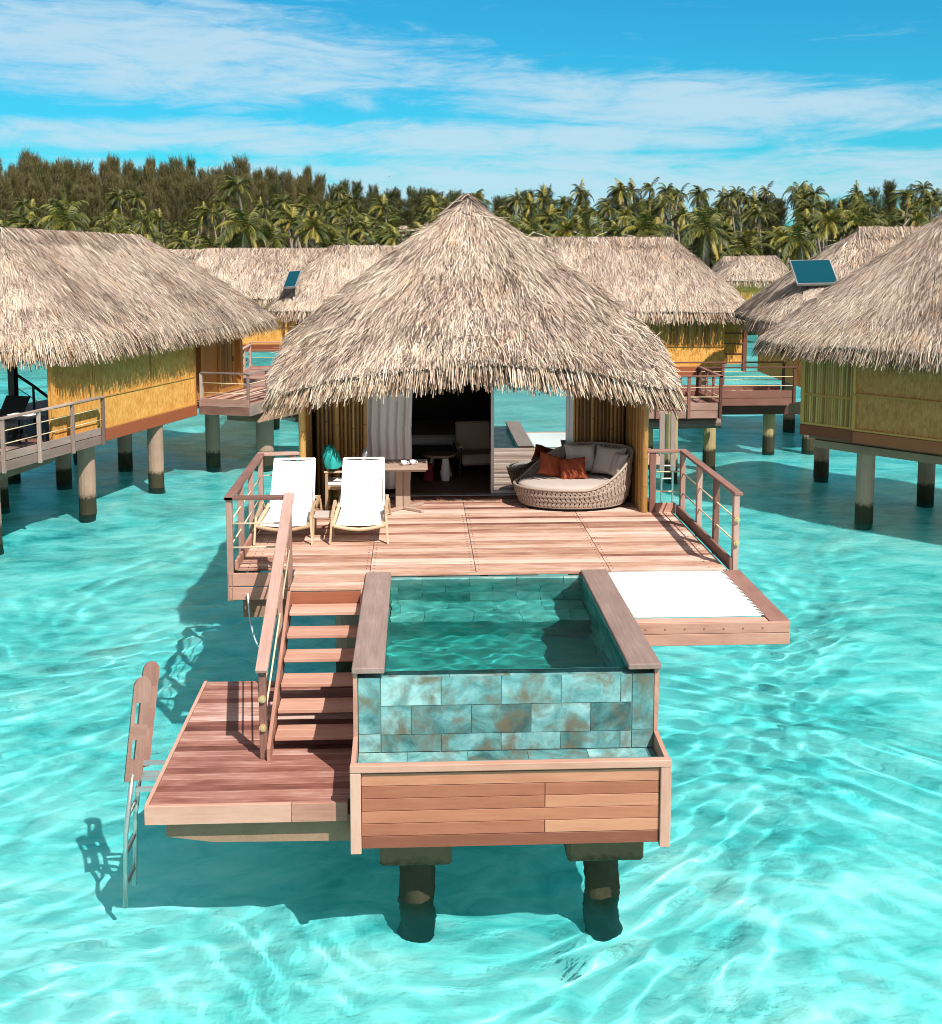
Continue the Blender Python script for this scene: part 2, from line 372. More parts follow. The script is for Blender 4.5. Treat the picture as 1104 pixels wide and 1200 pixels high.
def sand_mat():
    m, nt, N, L = newmat('lagoon_sand'); b = principled(N, L, .9, .1)
    tc = N.new('ShaderNodeTexCoord')
    n = noise(N, L, mapping(N, L, tc.outputs['Object'], (1, 1.5, 1)), .30, 7, .62, 1.2); n2 = noise(N, L, mapping(N, L, tc.outputs['Object'], (1, 1.8, 1)), 1.1, 6, .65, 1.0)
    f = mathn(N, L, 'MULTIPLY_ADD', n2.outputs[0], .45, mathn(N, L, 'MULTIPLY', n.outputs[0], .55))
    # a paler sandbank in front
    sep = N.new('ShaderNodeSeparateXYZ'); L.new(tc.outputs['Object'], sep.inputs[0])
    k = N.new('ShaderNodeMapRange'); k.interpolation_type = 'SMOOTHSTEP'; L.new(sep.outputs[1], k.inputs[0]); k.inputs[1].default_value = 16; k.inputs[2].default_value = 9; k.inputs[3].default_value = 0; k.inputs[4].default_value = .09
    f = mathn(N, L, 'ADD', f, k.outputs[0])
    r = ramp(N, [(.34, (.035, .36, .37)), (.45, (.20, .61, .61)), (.55, (.42, .77, .755)), (.67, (.76, .88, .85))]); L.new(f, r.inputs[0]); L.new(r.outputs[0], b.inputs['Base Color'])
    return m
M['sand'] = sand_mat()
# ------------------------------------------------------------------ camera, light, sky
SUN = V(.45, -.73, 1.03); SUN = SUN / np.linalg.norm(SUN)      # towards the sun
c = bpy.data.cameras.new('camera'); cam = bpy.data.objects.new('camera', c); COL.objects.link(cam); S.camera = cam
c.sensor_fit = 'VERTICAL'; c.sensor_height = 24; c.lens = 24 * 1400 / 1200; c.shift_y = -155 / 1200; c.clip_end = 6000; c.clip_start = .1
cam.location = (0, 0, 6.8); cam.rotation_euler = (R(90 - 6.5), 0, -math.atan(65 / 1400))
l = bpy.data.lights.new('sun', 'SUN'); l.energy = 5; l.angle = R(.5); l.color = (1, .955, .88); lo = bpy.data.objects.new('sun', l); COL.objects.link(lo)
lo.rotation_euler = Vector(-SUN).to_track_quat('-Z', 'Y').to_euler(); lo.location = (20, -30, 40)
l.cycles.is_caustics_light = True
w = bpy.data.worlds.new('World'); S.world = w; w.use_nodes = True; N = w.node_tree.nodes; L = w.node_tree.links; N.clear()
wo = N.new('ShaderNodeOutputWorld'); bg = N.new('ShaderNodeBackground'); L.new(bg.outputs[0], wo.inputs[0]); bg.inputs[1].default_value = .06
sk = N.new('ShaderNodeTexSky'); sk.sky_type = 'NISHITA'; sk.sun_disc = False; sk.sun_elevation = math.asin(SUN[2]); sk.sun_rotation = math.atan2(SUN[0], SUN[1]); sk.air_density = 1.0; sk.dust_density = .25; sk.ozone_density = 2.5
tc = N.new('ShaderNodeTexCoord'); sp = N.new('ShaderNodeSeparateXYZ'); L.new(tc.outputs['Generated'], sp.inputs[0])
X, Z = sp.outputs[0], sp.outputs[2]
skc = mixc(N, L, 1., sk.outputs[0], (.17, 1.16, 1.42), 'MULTIPLY')
# clouds: streaky banks given by bearing and height above the horizon
def wmap(sx, sz, rot=0, off=(0, 0, 0)):
    m = N.new('ShaderNodeMapping'); m.inputs['Scale'].default_value = (sx, 1, sz); m.inputs['Rotation'].default_value = (0, rot, 0); m.inputs['Location'].default_value = off
    L.new(tc.outputs['Generated'], m.inputs['Vector']); return m.outputs[0]
n1 = noise(N, L, wmap(3.6, 19, R(5)), 2.4, 9, .64, 1.1); n2 = noise(N, L, wmap(11, 60, R(8)), 2., 7, .68, .8)
def bank(cx, cz, rx, rz, slope=0.):
    dx = mathn(N, L, 'SUBTRACT', X, cx)
    zz = mathn(N, L, 'MULTIPLY_ADD', dx, slope, mathn(N, L, 'SUBTRACT', Z, cz))
    a = mathn(N, L, 'POWER', mathn(N, L, 'DIVIDE', dx, rx), 2.); b_ = mathn(N, L, 'POWER', mathn(N, L, 'DIVIDE', zz, rz), 2.)
    return mathn(N, L, 'SUBTRACT', 1., mathn(N, L, 'ADD', a, b_), None, True)
den = bank(-.20, .150, .32, .052, .04)
for a in ((.24, .112, .32, .028, .05), (.16, .044, .75, .040), (.42, .200, .09, .016), (-.05, .085, .5, .02)):
    den = mathn(N, L, 'MAXIMUM', den, bank(*a))
f = mathn(N, L, 'ADD', mathn(N, L, 'MULTIPLY', n1.outputs[0], .75), mathn(N, L, 'MULTIPLY', n2.outputs[0], .35))
f = mathn(N, L, 'MULTIPLY_ADD', den, .40, f)
ms = N.new('ShaderNodeMapRange'); ms.interpolation_type = 'SMOOTHSTEP'; L.new(f, ms.inputs[0]); ms.inputs[1].default_value = .60; ms.inputs[2].default_value = .98; ms.inputs[4].default_value = .82; f = ms.outputs[0]
skc = mixc(N, L, f, skc, (6.6, 8.9, 10.3))
hi = N.new('ShaderNodeMapRange'); hi.interpolation_type = 'SMOOTHSTEP'; L.new(Z, hi.inputs[0]); hi.inputs[1].default_value = .48; hi.inputs[2].default_value = .76
up_ = mixc(N, L, .7, sk.outputs[0], (7.8, 6.9, 6.3))      # unseen warm white overhead and behind the camera, added to neutralise the fill light
bk = N.new('ShaderNodeMapRange'); bk.interpolation_type = 'SMOOTHSTEP'; L.new(sp.outputs[1], bk.inputs[0]); bk.inputs[1].default_value = .25; bk.inputs[2].default_value = -.35; bk.inputs[3].default_value = 0; bk.inputs[4].default_value = .85
skc = mixc(N, L, mathn(N, L, 'MAXIMUM', hi.outputs[0], bk.outputs[0]), skc, up_); L.new(skc, bg.inputs[0])
S.view_settings.view_transform = 'Standard'; S.view_settings.look = 'None'; S.view_settings.exposure = .52; S.view_settings.gamma = 1
S.cycles.use_denoising = True; S.cycles.max_bounces = 10; S.cycles.transparent_max_bounces = 16; S.cycles.caustics_refractive = True; S.cycles.sample_clamp_indirect = 6
S.cycles.filter_width = 1.0; S.cycles.use_adaptive_sampling = True; S.cycles.adaptive_threshold = .02

# ------------------------------------------------------------------ lagoon, bed, island
def axis(segs):
    """graded coordinates: (start, end, step0, step1)"""
    out = [segs[0][0]]
    for a, b, s0, s1 in segs:
        x = a
        while x < b - 1e-6:
            t = (x - a) / (b - a); x = min(b, x + s0 + (s1 - s0) * t); out.append(x)
    return np.array(out)
def grid_mesh(name, xs, ys, zf, mat):
    nx, ny = len(xs), len(ys)
    XX, YY = np.meshgrid(xs, ys); ZZ = zf(XX, YY)
    v = np.stack([XX.ravel(), YY.ravel(), ZZ.ravel()], 1)
    i = np.arange((ny - 1) * (nx - 1)); r_ = i // (nx - 1); c_ = i % (nx - 1); a = r_ * nx + c_
    return np_mesh(name, v, np.stack([a, a + 1, a + nx + 1, a + nx], 1), None, mat, smooth=True)
WAVES = []
wr = np.random.default_rng(5)
for k in range(90):
    lam = math.exp(wr.uniform(math.log(.24), math.log(5.5))); th = wr.normal(2.0, .9)
    WAVES.append((2 * np.pi / lam * math.cos(th), 2 * np.pi / lam * math.sin(th), wr.uniform(0, 6.28), (.0018 * lam ** .72) * (1.5 if lam < .8 else .75), lam))
SWELL = [(1.35, -.55, .4, .022), (.75, .95, 2.1, .024), (1.1, .35, 4.4, .018), (-.5, 1.2, 1., .020)]
def wave(Xg, Yg):
    st = np.maximum(np.gradient(Yg, axis=0), np.gradient(Xg, axis=1))
    xw = Xg + .5 * np.sin(.7 * Yg + .3 * Xg) + .35 * np.sin(1.3 * Xg - .5 * Yg + 1); yw = Yg + .5 * np.sin(.9 * Xg + 1) + .35 * np.sin(.6 * Yg - 1.1 * Xg + 2)
    gust = .85 + .18 * np.sin(.31 * Xg + .17 * Yg) * np.sin(.23 * Yg - .11 * Xg + 1)
    z = np.zeros_like(Xg)
    for kx, ky, p, a, lam in WAVES:
        z += np.clip((lam / st - 3) / 3, 0, 1) * a * np.sin(kx * xw + ky * yw + p)
    for kx, ky, p, a in SWELL: z += a * np.sin(kx * xw + ky * yw + p)
    return z * gust
xs = axis([(-700, -120, 60, 20), (-120, -26, 6, .6), (-26, -7, .5, .07), (-7, 8, .055, .055), (8, 27, .07, .5), (27, 120, .6, 6), (120, 800, 20, 60)])
ys = axis([(-120, -20, 6, .9), (-20, 6, .6, .2), (6, 20, .05, .07), (20, 45, .08, .3), (45, 120, .35, 1.2), (120, 900, 6, 60)])
water = grid_mesh('water', xs, ys, wave, M['water']); water['kind'] = 'structure'
bx = axis([(-700, -60, 40, 10), (-60, 60, 1.5, 1.5), (60, 800, 10, 40)]); by = axis([(-120, -10, 10, 3), (-10, 120, 1.2, 1.2), (120, 900, 10, 60)])
bed = grid_mesh('seabed', bx, by, lambda a, b: -.82 + .06 * np.sin(.5 * a + .2 * b) * np.sin(.37 * b) + .05 * np.sin(1.3 * a - .8 * b), M['sand']); bed['kind'] = 'structure'
water.cycles.is_caustics_caster = True; bed.cycles.is_caustics_receiver = True
def land_h(a, b):
    d = b - (96 + 5 * np.sin(a * .05) + 3 * np.sin(a * .13 + 1))
    return np.clip(d * .09, -3.5, 1.3) + .25 * np.sin(a * .2) * np.sin(b * .17)
land = grid_mesh('land', axis([(-420, 480, 5, 5)]), axis([(60, 520, 3, 8)]), land_h, M['land']); land['kind'] = 'structure'

# ------------------------------------------------------------------ thatch
def spline_loop(pts, per=10):
    P = np.array(pts, float); n = len(P); out = []
    for i in range(n):
        p0, p1, p2, p3 = P[i - 1], P[i], P[(i + 1) % n], P[(i + 2) % n]
        for k in range(per):
            t = k / per
            # half-tension spline keeps the straight eaves straight
            m1 = (p2 - p0) * .25; m2 = (p3 - p1) * .25
            h = (2 * t**3 - 3 * t**2 + 1) * p1 + (t**3 - 2 * t**2 + t) * m1 + (-2 * t**3 + 3 * t**2) * p2 + (t**3 - t**2) * m2
            out.append(h)
    return np.array(out)
def resample(P, n):
    Q = np.vstack([P, P[:1]]); d = np.r_[0, np.cumsum(np.linalg.norm(np.diff(Q, axis=0), axis=1))]
    t = np.linspace(0, d[-1], n, endpoint=False)
    return np.stack([np.interp(t, d, Q[:, i]) for i in range(3)], 1)
def rrect(x0, x1, y0, y1, z, r=.8):
    pts = []
    for cx, cy, a0 in ((x1 - r, y1 - r, 0), (x0 + r, y1 - r, 90), (x0 + r, y0 + r, 180), (x1 - r, y0 + r, 270)):
        for k in range(5):
            a = R(a0 + k * 22.5); pts.append((cx + r * math.cos(a), cy + r * math.sin(a), z))
    return np.array(pts)
def snoise(P, s, seed):
    g = np.random.default_rng(seed); o = np.zeros(len(P))
    for k in range(7):
        d = g.normal(size=3); d /= np.linalg.norm(d); o += np.sin(P @ d * s * g.uniform(.6, 1.7) + g.uniform(0, 6.28))
    return o / 2.6
def thatch(parent, loop, ridge0, ridge1, n_straw, fringe, size=1., bulge=.16, seed=0, lean=.0, thick=.24, ridge_dip=.0, fringe_len=.32, sides=None):
    """a hipped thatch: eave loop, ridge from ridge0 to ridge1; straw laid down every slope and a ragged fringe along the eaves.
    returns the roof part; sub-part 'eave_fringe'"""
    g = np.random.default_rng(100 + seed)
    E = resample(np.array(loop), 180); r0, r1 = V(ridge0), V(ridge1)
    ax = r1 - r0; Lr = max(np.linalg.norm(ax[:2]), 1e-6); a2 = ax[:2] / Lr
    t = np.clip((E[:, :2] - r0[:2]) @ a2, 0, Lr) / Lr
    Rg = r0 + t[:, None] * ax; Rg[:, 2] -= ridge_dip * np.sin(np.pi * t)
    NV = 22
    vv = np.linspace(0, 1, NV)
    nrm0 = np.cross(np.roll(E, -1, 0) - np.roll(E, 1, 0), Rg - E); nrm0 /= np.linalg.norm(nrm0, axis=1)[:, None] + 1e-9
    if nrm0[:, 2].mean() < 0: nrm0 = -nrm0
    G = E[:, None] * (1 - vv)[None, :, None] + Rg[:, None] * vv[None, :, None] + nrm0[:, None] * (bulge * np.sin(np.pi * vv ** .8))[None, :, None]
    G = G + (nrm0[:, None] * ((snoise(G.reshape(-1, 3), 1.6, seed) * .028 + snoise(G.reshape(-1, 3), 5., seed + 9) * .012).reshape(180, NV))[:, :, None])
    n = 180
    # under-layer: top skin, soffit and rim
    top = G.reshape(-1, 3); bot = (G - V(0, 0, thick)).reshape(-1, 3)
    i, j = np.meshgrid(np.arange(n), np.arange(NV - 1), indexing='ij'); i = i.ravel(); j = j.ravel(); i2 = (i + 1) % n
    q = np.stack([i * NV + j, i2 * NV + j, i2 * NV + j + 1, i * NV + j + 1], 1)
    k = np.arange(n); k2 = (k + 1) % n
    rim = np.stack([k * NV, k * NV + n * NV, k2 * NV + n * NV, k2 * NV], 1)
    roof = np_mesh('thatch_roof', np.vstack([top, bot]), np.vstack([q, q[:, ::-1] + n * NV, rim]), np.full(len(q) * 2 + n, .3), M['thatchbase'], parent, True)
    # straw on the slopes
    A = G[i, j]; B = G[i2, j]; C = G[i2, j + 1]; Dq = G[i, j + 1]
    area = .5 * np.linalg.norm(np.cross(C - A, Dq - B), axis=1)
    keep = area > 1e-6
    if sides is not None: area = area * sides(A)
    pr = area / area.sum()
    ci = g.choice(len(area), n_straw, p=pr); u, v_ = g.random(n_straw)[:, None], g.random(n_straw)[:, None]
    P = (A[ci] * (1 - u) + B[ci] * u) * (1 - v_) + (Dq[ci] * (1 - u) + C[ci] * u) * v_
    dn = (A[ci] - Dq[ci]) * (1 - u) + (B[ci] - C[ci]) * u; dn /= np.linalg.norm(dn, axis=1)[:, None] + 1e-9
    sd = B[ci] - A[ci]; sd -= dn * np.sum(sd * dn, 1)[:, None]
    ln = np.linalg.norm(sd, axis=1); bad = ln < 1e-5; sd[bad] = V(1, 0, 0); sd /= np.linalg.norm(sd, axis=1)[:, None] + 1e-9
    nn = np.cross(sd, dn); nn *= np.sign(nn[:, 2:3] + 1e-9)
    def straws(P, dn, sd, nn, Ls, Ws, lift, droop, tint, name, mat, par, spread=.27):
        m = len(P); ang = np.where(g.random(m) < .04, g.normal(0, .9, m), g.normal(lean, spread, m))[:, None]
        d = dn * np.cos(ang) + sd * np.sin(ang); s = np.cross(nn, d); s /= np.linalg.norm(s, axis=1)[:, None] + 1e-9
        tw = g.normal(0, .35, m)[:, None]; s = s * np.cos(tw) + nn * np.sin(tw)
        Ls = Ls[:, None]; Ws = Ws[:, None]; lift = lift[:, None]
        p0 = P + nn * g.uniform(-.01, .03, (m, 1)) * size; p1 = P + d * Ls * .5 + nn * lift * .75; p2 = P + d * Ls + nn * lift * g.uniform(.3, 1.1, (m, 1)) - V(0, 0, 1) * droop[:, None]
        vs = np.stack([p0 - s * Ws * .5, p0 + s * Ws * .5, p1 + s * Ws * .5, p1 - s * Ws * .5, p2 + s * Ws * .42, p2 - s * Ws * .42], 1).reshape(-1, 3)
        b = np.arange(m)[:, None] * 6
        fs = np.stack([b + V(0, 1, 2, 3).astype(int), b + V(3, 2, 4, 5).astype(int)], 1).reshape(-1, 4)
        return np_mesh(name, vs, fs, np.repeat(tint, 2), mat, par)
    hgt = (P[:, 2] - E[:, 2].min()) / (r0[2] - E[:, 2].min())
    tint = np.clip(.57 + .27 * g.normal(size=n_straw) + .10 * snoise(P, 1.1, seed + 3) + .06 * snoise(P, 4., seed + 4) - .10 * (hgt > .93), 0, 1)
    tint[g.random(n_straw) < .15] *= .22
    vg = (j[ci] + v_[:, 0]) / (NV - 1); sl = np.linalg.norm(Rg - E, axis=1)[i[ci]]
    Lst = np.minimum(g.uniform(.18, .52, n_straw) * size, np.maximum(vg * sl + .14, .2))
    st = straws(P, dn, sd, nn, Lst, g.uniform(.005, .0145, n_straw) * size, (g.uniform(.0, .032, n_straw) + .06 * (g.random(n_straw) < .05)) * size ** .5, g.uniform(0, .03, n_straw), tint, 'straw', M['thatch'], roof)
    # ridge capping: straw folded across the ridge
    mr = int(Lr * 420 / size) + 300; tr = g.random(mr)[:, None]; rd = V(ax) / max(np.linalg.norm(ax), 1e-6); pp_ = V(-rd[1], rd[0], 0); sg = g.choice([-1., 1.], mr)[:, None]
    Pr = r0 + ax * tr + V(0, 0, .05 + bulge * .2) + g.normal(0, .03, (mr, 3)) * V(1, 1, .3); dr = pp_ * sg * .78 - V(0, 0, .62) + rd * g.normal(0, .25, (mr, 1)); dr /= np.linalg.norm(dr, axis=1)[:, None]
    nr = pp_ * sg * .62 + V(0, 0, .78) + 0 * Pr; tn = np.clip(.40 + .25 * g.normal(size=mr), 0, 1)
    straws(Pr, dr, np.repeat(rd[None], mr, 0), nr, g.uniform(.25, .6, mr) * size, g.uniform(.008, .02, mr) * size, g.uniform(.0, .05, mr), g.uniform(0, .03, mr), tn, 'ridge_cap', M['thatch'], roof, .2)
    # eave fringe: layers of cut straw ends
    per = np.r_[0, np.cumsum(np.linalg.norm(np.diff(np.vstack([E, E[:1]]), axis=0), axis=1))]
    m = int(per[-1] * fringe * 1.45); tt = g.uniform(0, per[-1], m); Ex = np.vstack([E, E[:1]]); idx = np.clip(np.searchsorted(per, tt) - 1, 0, n - 1)
    if sides is not None:
        kp = g.random(m) < np.clip(sides(E[idx]), 0, 1); tt = tt[kp]; idx = idx[kp]; m = len(tt)
    fr = ((tt - per[idx]) / (per[idx + 1] - per[idx]))[:, None]
    Pe = Ex[idx] * (1 - fr) + Ex[idx + 1] * fr
    dn = -(Rg[idx] - E[idx]); dn /= np.linalg.norm(dn, axis=1)[:, None]; sd = Ex[idx + 1] - Ex[idx]; sd /= np.linalg.norm(sd, axis=1)[:, None]
    nn = np.cross(sd, dn); nn *= np.sign(nn[:, 2:3] + 1e-9)
    lay = g.random(m) ** .8
    Pe = Pe - dn * (g.uniform(.02, .30, m) + .25 * (lay < .35) * g.random(m))[:, None] * size + nn * (.045 * (lay < .35))[:, None] - V(0, 0, 1) * (lay * thick * .9)[:, None]
    droop = np.clip(g.normal(.6, .14, m), 0, 1.1) * .22 * size
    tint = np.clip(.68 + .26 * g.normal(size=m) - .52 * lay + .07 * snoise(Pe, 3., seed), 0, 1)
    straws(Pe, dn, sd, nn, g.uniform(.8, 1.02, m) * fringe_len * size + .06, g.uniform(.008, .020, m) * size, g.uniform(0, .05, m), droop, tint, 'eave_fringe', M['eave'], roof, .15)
    return roof
# ------------------------------------------------------------------ main bungalow
HUT_X0, HUT_X1, FW = -1.87, 3.70, 20.2       # outer walls, plane of the front wall
hut = thing('thatched_bungalow', 'nearest thatched bungalow with an open glass door behind the plunge pool', 'bungalow', (.9, 20.2, D))
HO = V(.9, 20.2, D)
def hp(mb, name, mat, parent=None, **k): return mb.build(name, mat, parent or hut, off=HO, **k)
CX = .95
loop = spline_loop([(.95, 18.52, 5.04), (-.7, 18.55, 4.90), (-2.16, 18.66, 4.60), (-2.02, 19.6, 5.22), (-1.90, 21, 5.34), (-1.90, 24, 5.34), (-1.90, 28, 5.34), (0, 29.6, 5.34), (2, 29.6, 5.34), (3.9, 28, 5.34), (3.90, 24, 5.34), (3.90, 21, 5.34), (3.93, 19.6, 5.22), (4.06, 18.66, 4.60), (2.6, 18.55, 4.90)], 12)
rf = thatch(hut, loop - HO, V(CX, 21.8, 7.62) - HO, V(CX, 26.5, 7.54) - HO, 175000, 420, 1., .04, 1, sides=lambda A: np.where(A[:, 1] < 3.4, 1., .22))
# walls
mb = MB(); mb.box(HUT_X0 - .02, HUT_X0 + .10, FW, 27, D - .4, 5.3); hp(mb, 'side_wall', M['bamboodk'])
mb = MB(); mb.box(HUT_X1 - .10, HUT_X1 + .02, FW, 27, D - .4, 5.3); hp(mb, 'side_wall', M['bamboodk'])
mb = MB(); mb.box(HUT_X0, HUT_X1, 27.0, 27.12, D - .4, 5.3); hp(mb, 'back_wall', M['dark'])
def bamboo_panel(x0, x1, z0, z1, y, r=.026, mat='bamboodk', name='bamboo_panel', parent=None, rail=True):
    mb = MB(); n = int(round((x1 - x0) / (2 * r + .012)))
    for i in range(n):
        x = x0 + (i + .5) * (x1 - x0) / n; zz = [z0]
        pts = [(x + random.uniform(-.004, .004), y - r, z0), (x + random.uniform(-.004, .004), y - r, z1)]
        mb.tube(pts, r * random.uniform(.85, 1.05), 8)
        for kz in np.arange(z0 + random.uniform(.1, .5), z1, random.uniform(.42, .6)): mb.cyl((x, y - r, kz - .008), (x, y - r, kz + .008), r * 1.12, n=8, tint=.15)
    mb.box(x0, x1, y + .001, y + .03, z0, z1, .0)
    return mb, mb.build(name, M[mat], parent or hut, off=HO if parent is None else None)
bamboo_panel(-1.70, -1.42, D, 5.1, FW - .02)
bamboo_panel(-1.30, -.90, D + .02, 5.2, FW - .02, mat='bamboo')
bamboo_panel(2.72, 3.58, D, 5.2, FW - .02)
def post(x, y, z0, z1, r, mat='bamboo', tint=None):
    mb = MB(); mb.cyl((x, y, z0), (x, y, z1), r, r * .96, 14, tint)
    for kz in np.arange(z0 + .35, z1, .45): mb.cyl((x, y, kz - .012), (x, y, kz + .012), r * 1.06, n=14, tint=.25)
    return hp(mb, 'bamboo_post', M[mat], smooth=False)
post(-1.36, FW - .06, D, 5.2, .06); post(-.87, FW - .05, D, 5.3, .035); post(2.69, FW - .05, D, 5.3, .035)
post(-1.80, 18.78, D - .35, 4.5, .055); post(3.66, 18.74, D - .35, 4.5, .055)
# wing walls beside the terrace, clad in bamboo on the inner face
for sx, x in ((1, -1.86), (-1, 3.69)):
    mb = MB(); mb.prism([(x, 18.8, D - .3), (x, FW, D - .3), (x, FW, 5.1), (x, 18.8, 4.5)], (sx * .05, 0, 0), .3)
    for i in range(22):
        yy = 18.86 + i * .062; mb.cyl((x + sx * .062, yy, D), (x + sx * .062, yy, 4.45 + .4 * (yy - 18.8)), .026, n=8)
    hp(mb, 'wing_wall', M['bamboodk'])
mb = MB(); mb.box(-.95, 2.75, FW, FW + .08, 5.0, 5.6); hp(mb, 'lintel', M['darkwood'])
# room
mb = MB(); mb.box(HUT_X0 + .1, HUT_X1 - .1, FW + .02, 27, D - .1, D + .03); hp(mb, 'room_floor', M['floor'])
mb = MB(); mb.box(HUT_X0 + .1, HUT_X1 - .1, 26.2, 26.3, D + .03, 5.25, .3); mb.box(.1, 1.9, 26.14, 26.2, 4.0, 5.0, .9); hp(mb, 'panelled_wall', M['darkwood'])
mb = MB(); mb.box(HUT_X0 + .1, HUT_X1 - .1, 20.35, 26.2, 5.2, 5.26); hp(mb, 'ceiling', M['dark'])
# sliding door: sill track, frames, two panes
mb = MB(); mb.box(-.9, 2.70, FW - .16, FW - .02, D, D + .035, .5); hp(mb, 'door_track', M['alu'], bevel=.004)
mb = MB(); mb.box(2.61, 2.69, FW - .1, FW - .0, D + .035, 5.0); mb.box(1.26, 2.69, FW - .1, FW, 4.93, 5.0); hp(mb, 'door_frame', M['alu'], bevel=.004)
def door_leaf(x0, x1, y):
    mb = MB()
    for a in (x0, x1 - .055): mb.box(a, a + .055, y - .02, y + .02, D + .04, 4.92)
    mb.box(x0 + .055, x1 - .055, y - .02, y + .02, D + .04, D + .10); mb.box(x0 + .055, x1 - .055, y - .02, y + .02, 4.86, 4.92)
    o = hp(mb, 'sliding_door', M['alu'], bevel=.004)
    mb = MB(); mb.box(x0 + .05, x1 - .05, y - .004, y + .004, D + .09, 4.87); mb.build('glass_pane', M['glass'], o, off=HO)
    return o
door_leaf(1.27, 2.61, FW - .09); door_leaf(1.38, 2.62, FW - .03)
# threshold board in front of the door
mb = MB(); mb.box(-1.25, 2.7, FW - .34, FW - .165, D + .003, D + .02, .1); hp(mb, 'threshold', M['deck'])
# curtain
def curtain():
    P = []
    for i in range(26):
        z = D + .12 + (4.95 - D - .12) * i / 25; row = []
        for j in range(90):
            t = j / 89; pin = 1 - .10 * (1 - i / 25) * t
            x = -.86 + .82 * t * pin + (.02 * math.sin(i * .3) if i < 12 else 0)
            y = FW + .02 + .045 * math.sin(t * 34 + .5 * math.sin(i * .25)) * (.7 + .3 * math.sin(t * 9)) - .05 * (1 - i / 25)
            row.append((x, y, z))
        P.append(row)
    mb = MB(); mb.grid(P); o = hp(mb, 'curtain', M['linen'], smooth=True)
    m = o.modifiers.new('t', 'SOLIDIFY'); m.thickness = .006
    return o
cu = curtain()
cu.parent = None; cu.location = HO; tag(cu, 'white curtain drawn to the left side of the open glass door', 'curtain')
# entry landing of the main bungalow's own piles
for x, y in ((-1.2, 21.5), (3.0, 21.5), (-1.2, 25.5), (3.0, 25.5)):
    mb = MB(); mb.cyl((x, y, -2.4), (x, y, D - .4), .2); hp(mb, 'support_pile', M['conc'])

# ------------------------------------------------------------------ things in the room
def furn(name, label, cat, loc, group=None, rz=0): return thing(name, label, cat, loc, rz, group)
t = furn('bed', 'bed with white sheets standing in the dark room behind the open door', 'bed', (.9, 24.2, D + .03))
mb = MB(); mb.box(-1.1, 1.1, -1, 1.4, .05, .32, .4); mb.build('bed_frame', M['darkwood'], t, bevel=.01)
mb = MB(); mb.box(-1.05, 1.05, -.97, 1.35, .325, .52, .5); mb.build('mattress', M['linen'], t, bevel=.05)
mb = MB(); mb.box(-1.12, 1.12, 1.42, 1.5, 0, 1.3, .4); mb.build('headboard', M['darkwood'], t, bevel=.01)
t = furn('side_table', 'small wooden table with splayed legs inside the open doorway', 'table', (.42, 21.5, D + .03))
mb = MB(); mb.tube([(0, 0, .43), (0, 0, .47)], .3, 24); mb.build('table_top', M['table'], t)
for a in range(4):
    ca, sa = math.cos(a * 1.57 + .6), math.sin(a * 1.57 + .6)
    mb = MB(); mb.cyl((ca * .16, sa * .16, .43), (ca * .28, sa * .28, 0), .022, .014, 8); mb.build('leg', M['teak'], t)
mb = MB()
for i in range(12): pass
P = []
for i in range(9):
    z = .02 + i * .05; rr = .09 * (1 - .5 * abs(i - 3) / 6)
    P.append([(rr * math.cos(k * .52) * (1 + .15 * math.sin(k * 3 + i)), rr * .6 * math.sin(k * .52), z) for k in range(12)])
mb.grid(P, closed_u=True); o = mb.build('bag', M['linen'], None, smooth=True); o.location = (.52, 21.2, D + .03); tag(o, 'crumpled white bag hanging against the small indoor table', 'bag')
mb = MB(); mb.grid([[(.10 * (1 - .3 * i / 6) * math.cos(k * .52), .06 * math.sin(k * .52), .02 + i * .05) for k in range(12)] for i in range(7)], closed_u=True); o = mb.build('bag', M['redfab'], None, smooth=True); o.location = (.22, 21.25, D + .03); tag(o, 'dark red bag on the floor beside the small indoor table', 'bag')
t = furn('armchair', 'cream upholstered armchair just inside the room beside the glass door', 'armchair', (1.12, 21.9, D + .03), rz=R(10))
mb = MB(); mb.box(-.33, .33, -.3, .3, .22, .42, .5); mb.build('seat', M['cream'], t, bevel=.04)
mb = MB(); mb.prism([(-.33, .2, .42), (-.33, .32, .42), (-.33, .42, .95), (-.33, .30, .95)], (.66, 0, 0)); mb.build('backrest', M['cream'], t, bevel=.03)
for s in (-1, 1):
    mb = MB(); mb.box(s * .36 - .03, s * .36 + .03, -.32, .34, .56, .60); mb.build('armrest', M['teak'], t, bevel=.01)
    for y in (-.28, .3):
        mb = MB(); mb.cyl((s * .36, y, .56), (s * .38, y, 0), .022, .016, 8); mb.build('leg', M['darkwood'], t)

# ------------------------------------------------------------------ sun deck
deck = thing('sun_deck', 'reddish timber sun deck in front of the nearest bungalow', 'deck', (.9, 15.3, D)); DO = V(.9, 15.3, D)
def dp(mb, name, mat, parent=None, **k): return mb.build(name, mat, parent or deck, off=DO, **k)
mb = MB()
cuts = [-.62, .78, 2.56]
y = 14.66; row = 0
while y < 20.02:
    pitch = .139; y1 = min(y + pitch - random.uniform(.009, .016), 20.03)
    x0, x1 = -2.42, 4.12
    if y < 15.28: x0, x1 = -1.60, -.67
    elif y < 15.55: x0 = -1.62
    elif y > 18.78: x0, x1 = -1.75, 3.62
    edges = [x0] + [c_ for c_ in cuts if x0 + .1 < c_ < x1 - .1] + [x1]
    base = random.choice([.75, .62, .8, .55, .7, .4, .85])
    for a, b_ in zip(edges[:-1], edges[1:]):
        g_ = .004
        tn = min(1, max(0, random.gauss(base, .13)))
        mb.box(a + g_, b_ - g_, y, y1, D - .03, D + random.uniform(-.002, .002), tn)
        for xx in (a + .05, b_ - .05): pass
    y += pitch; row += 1
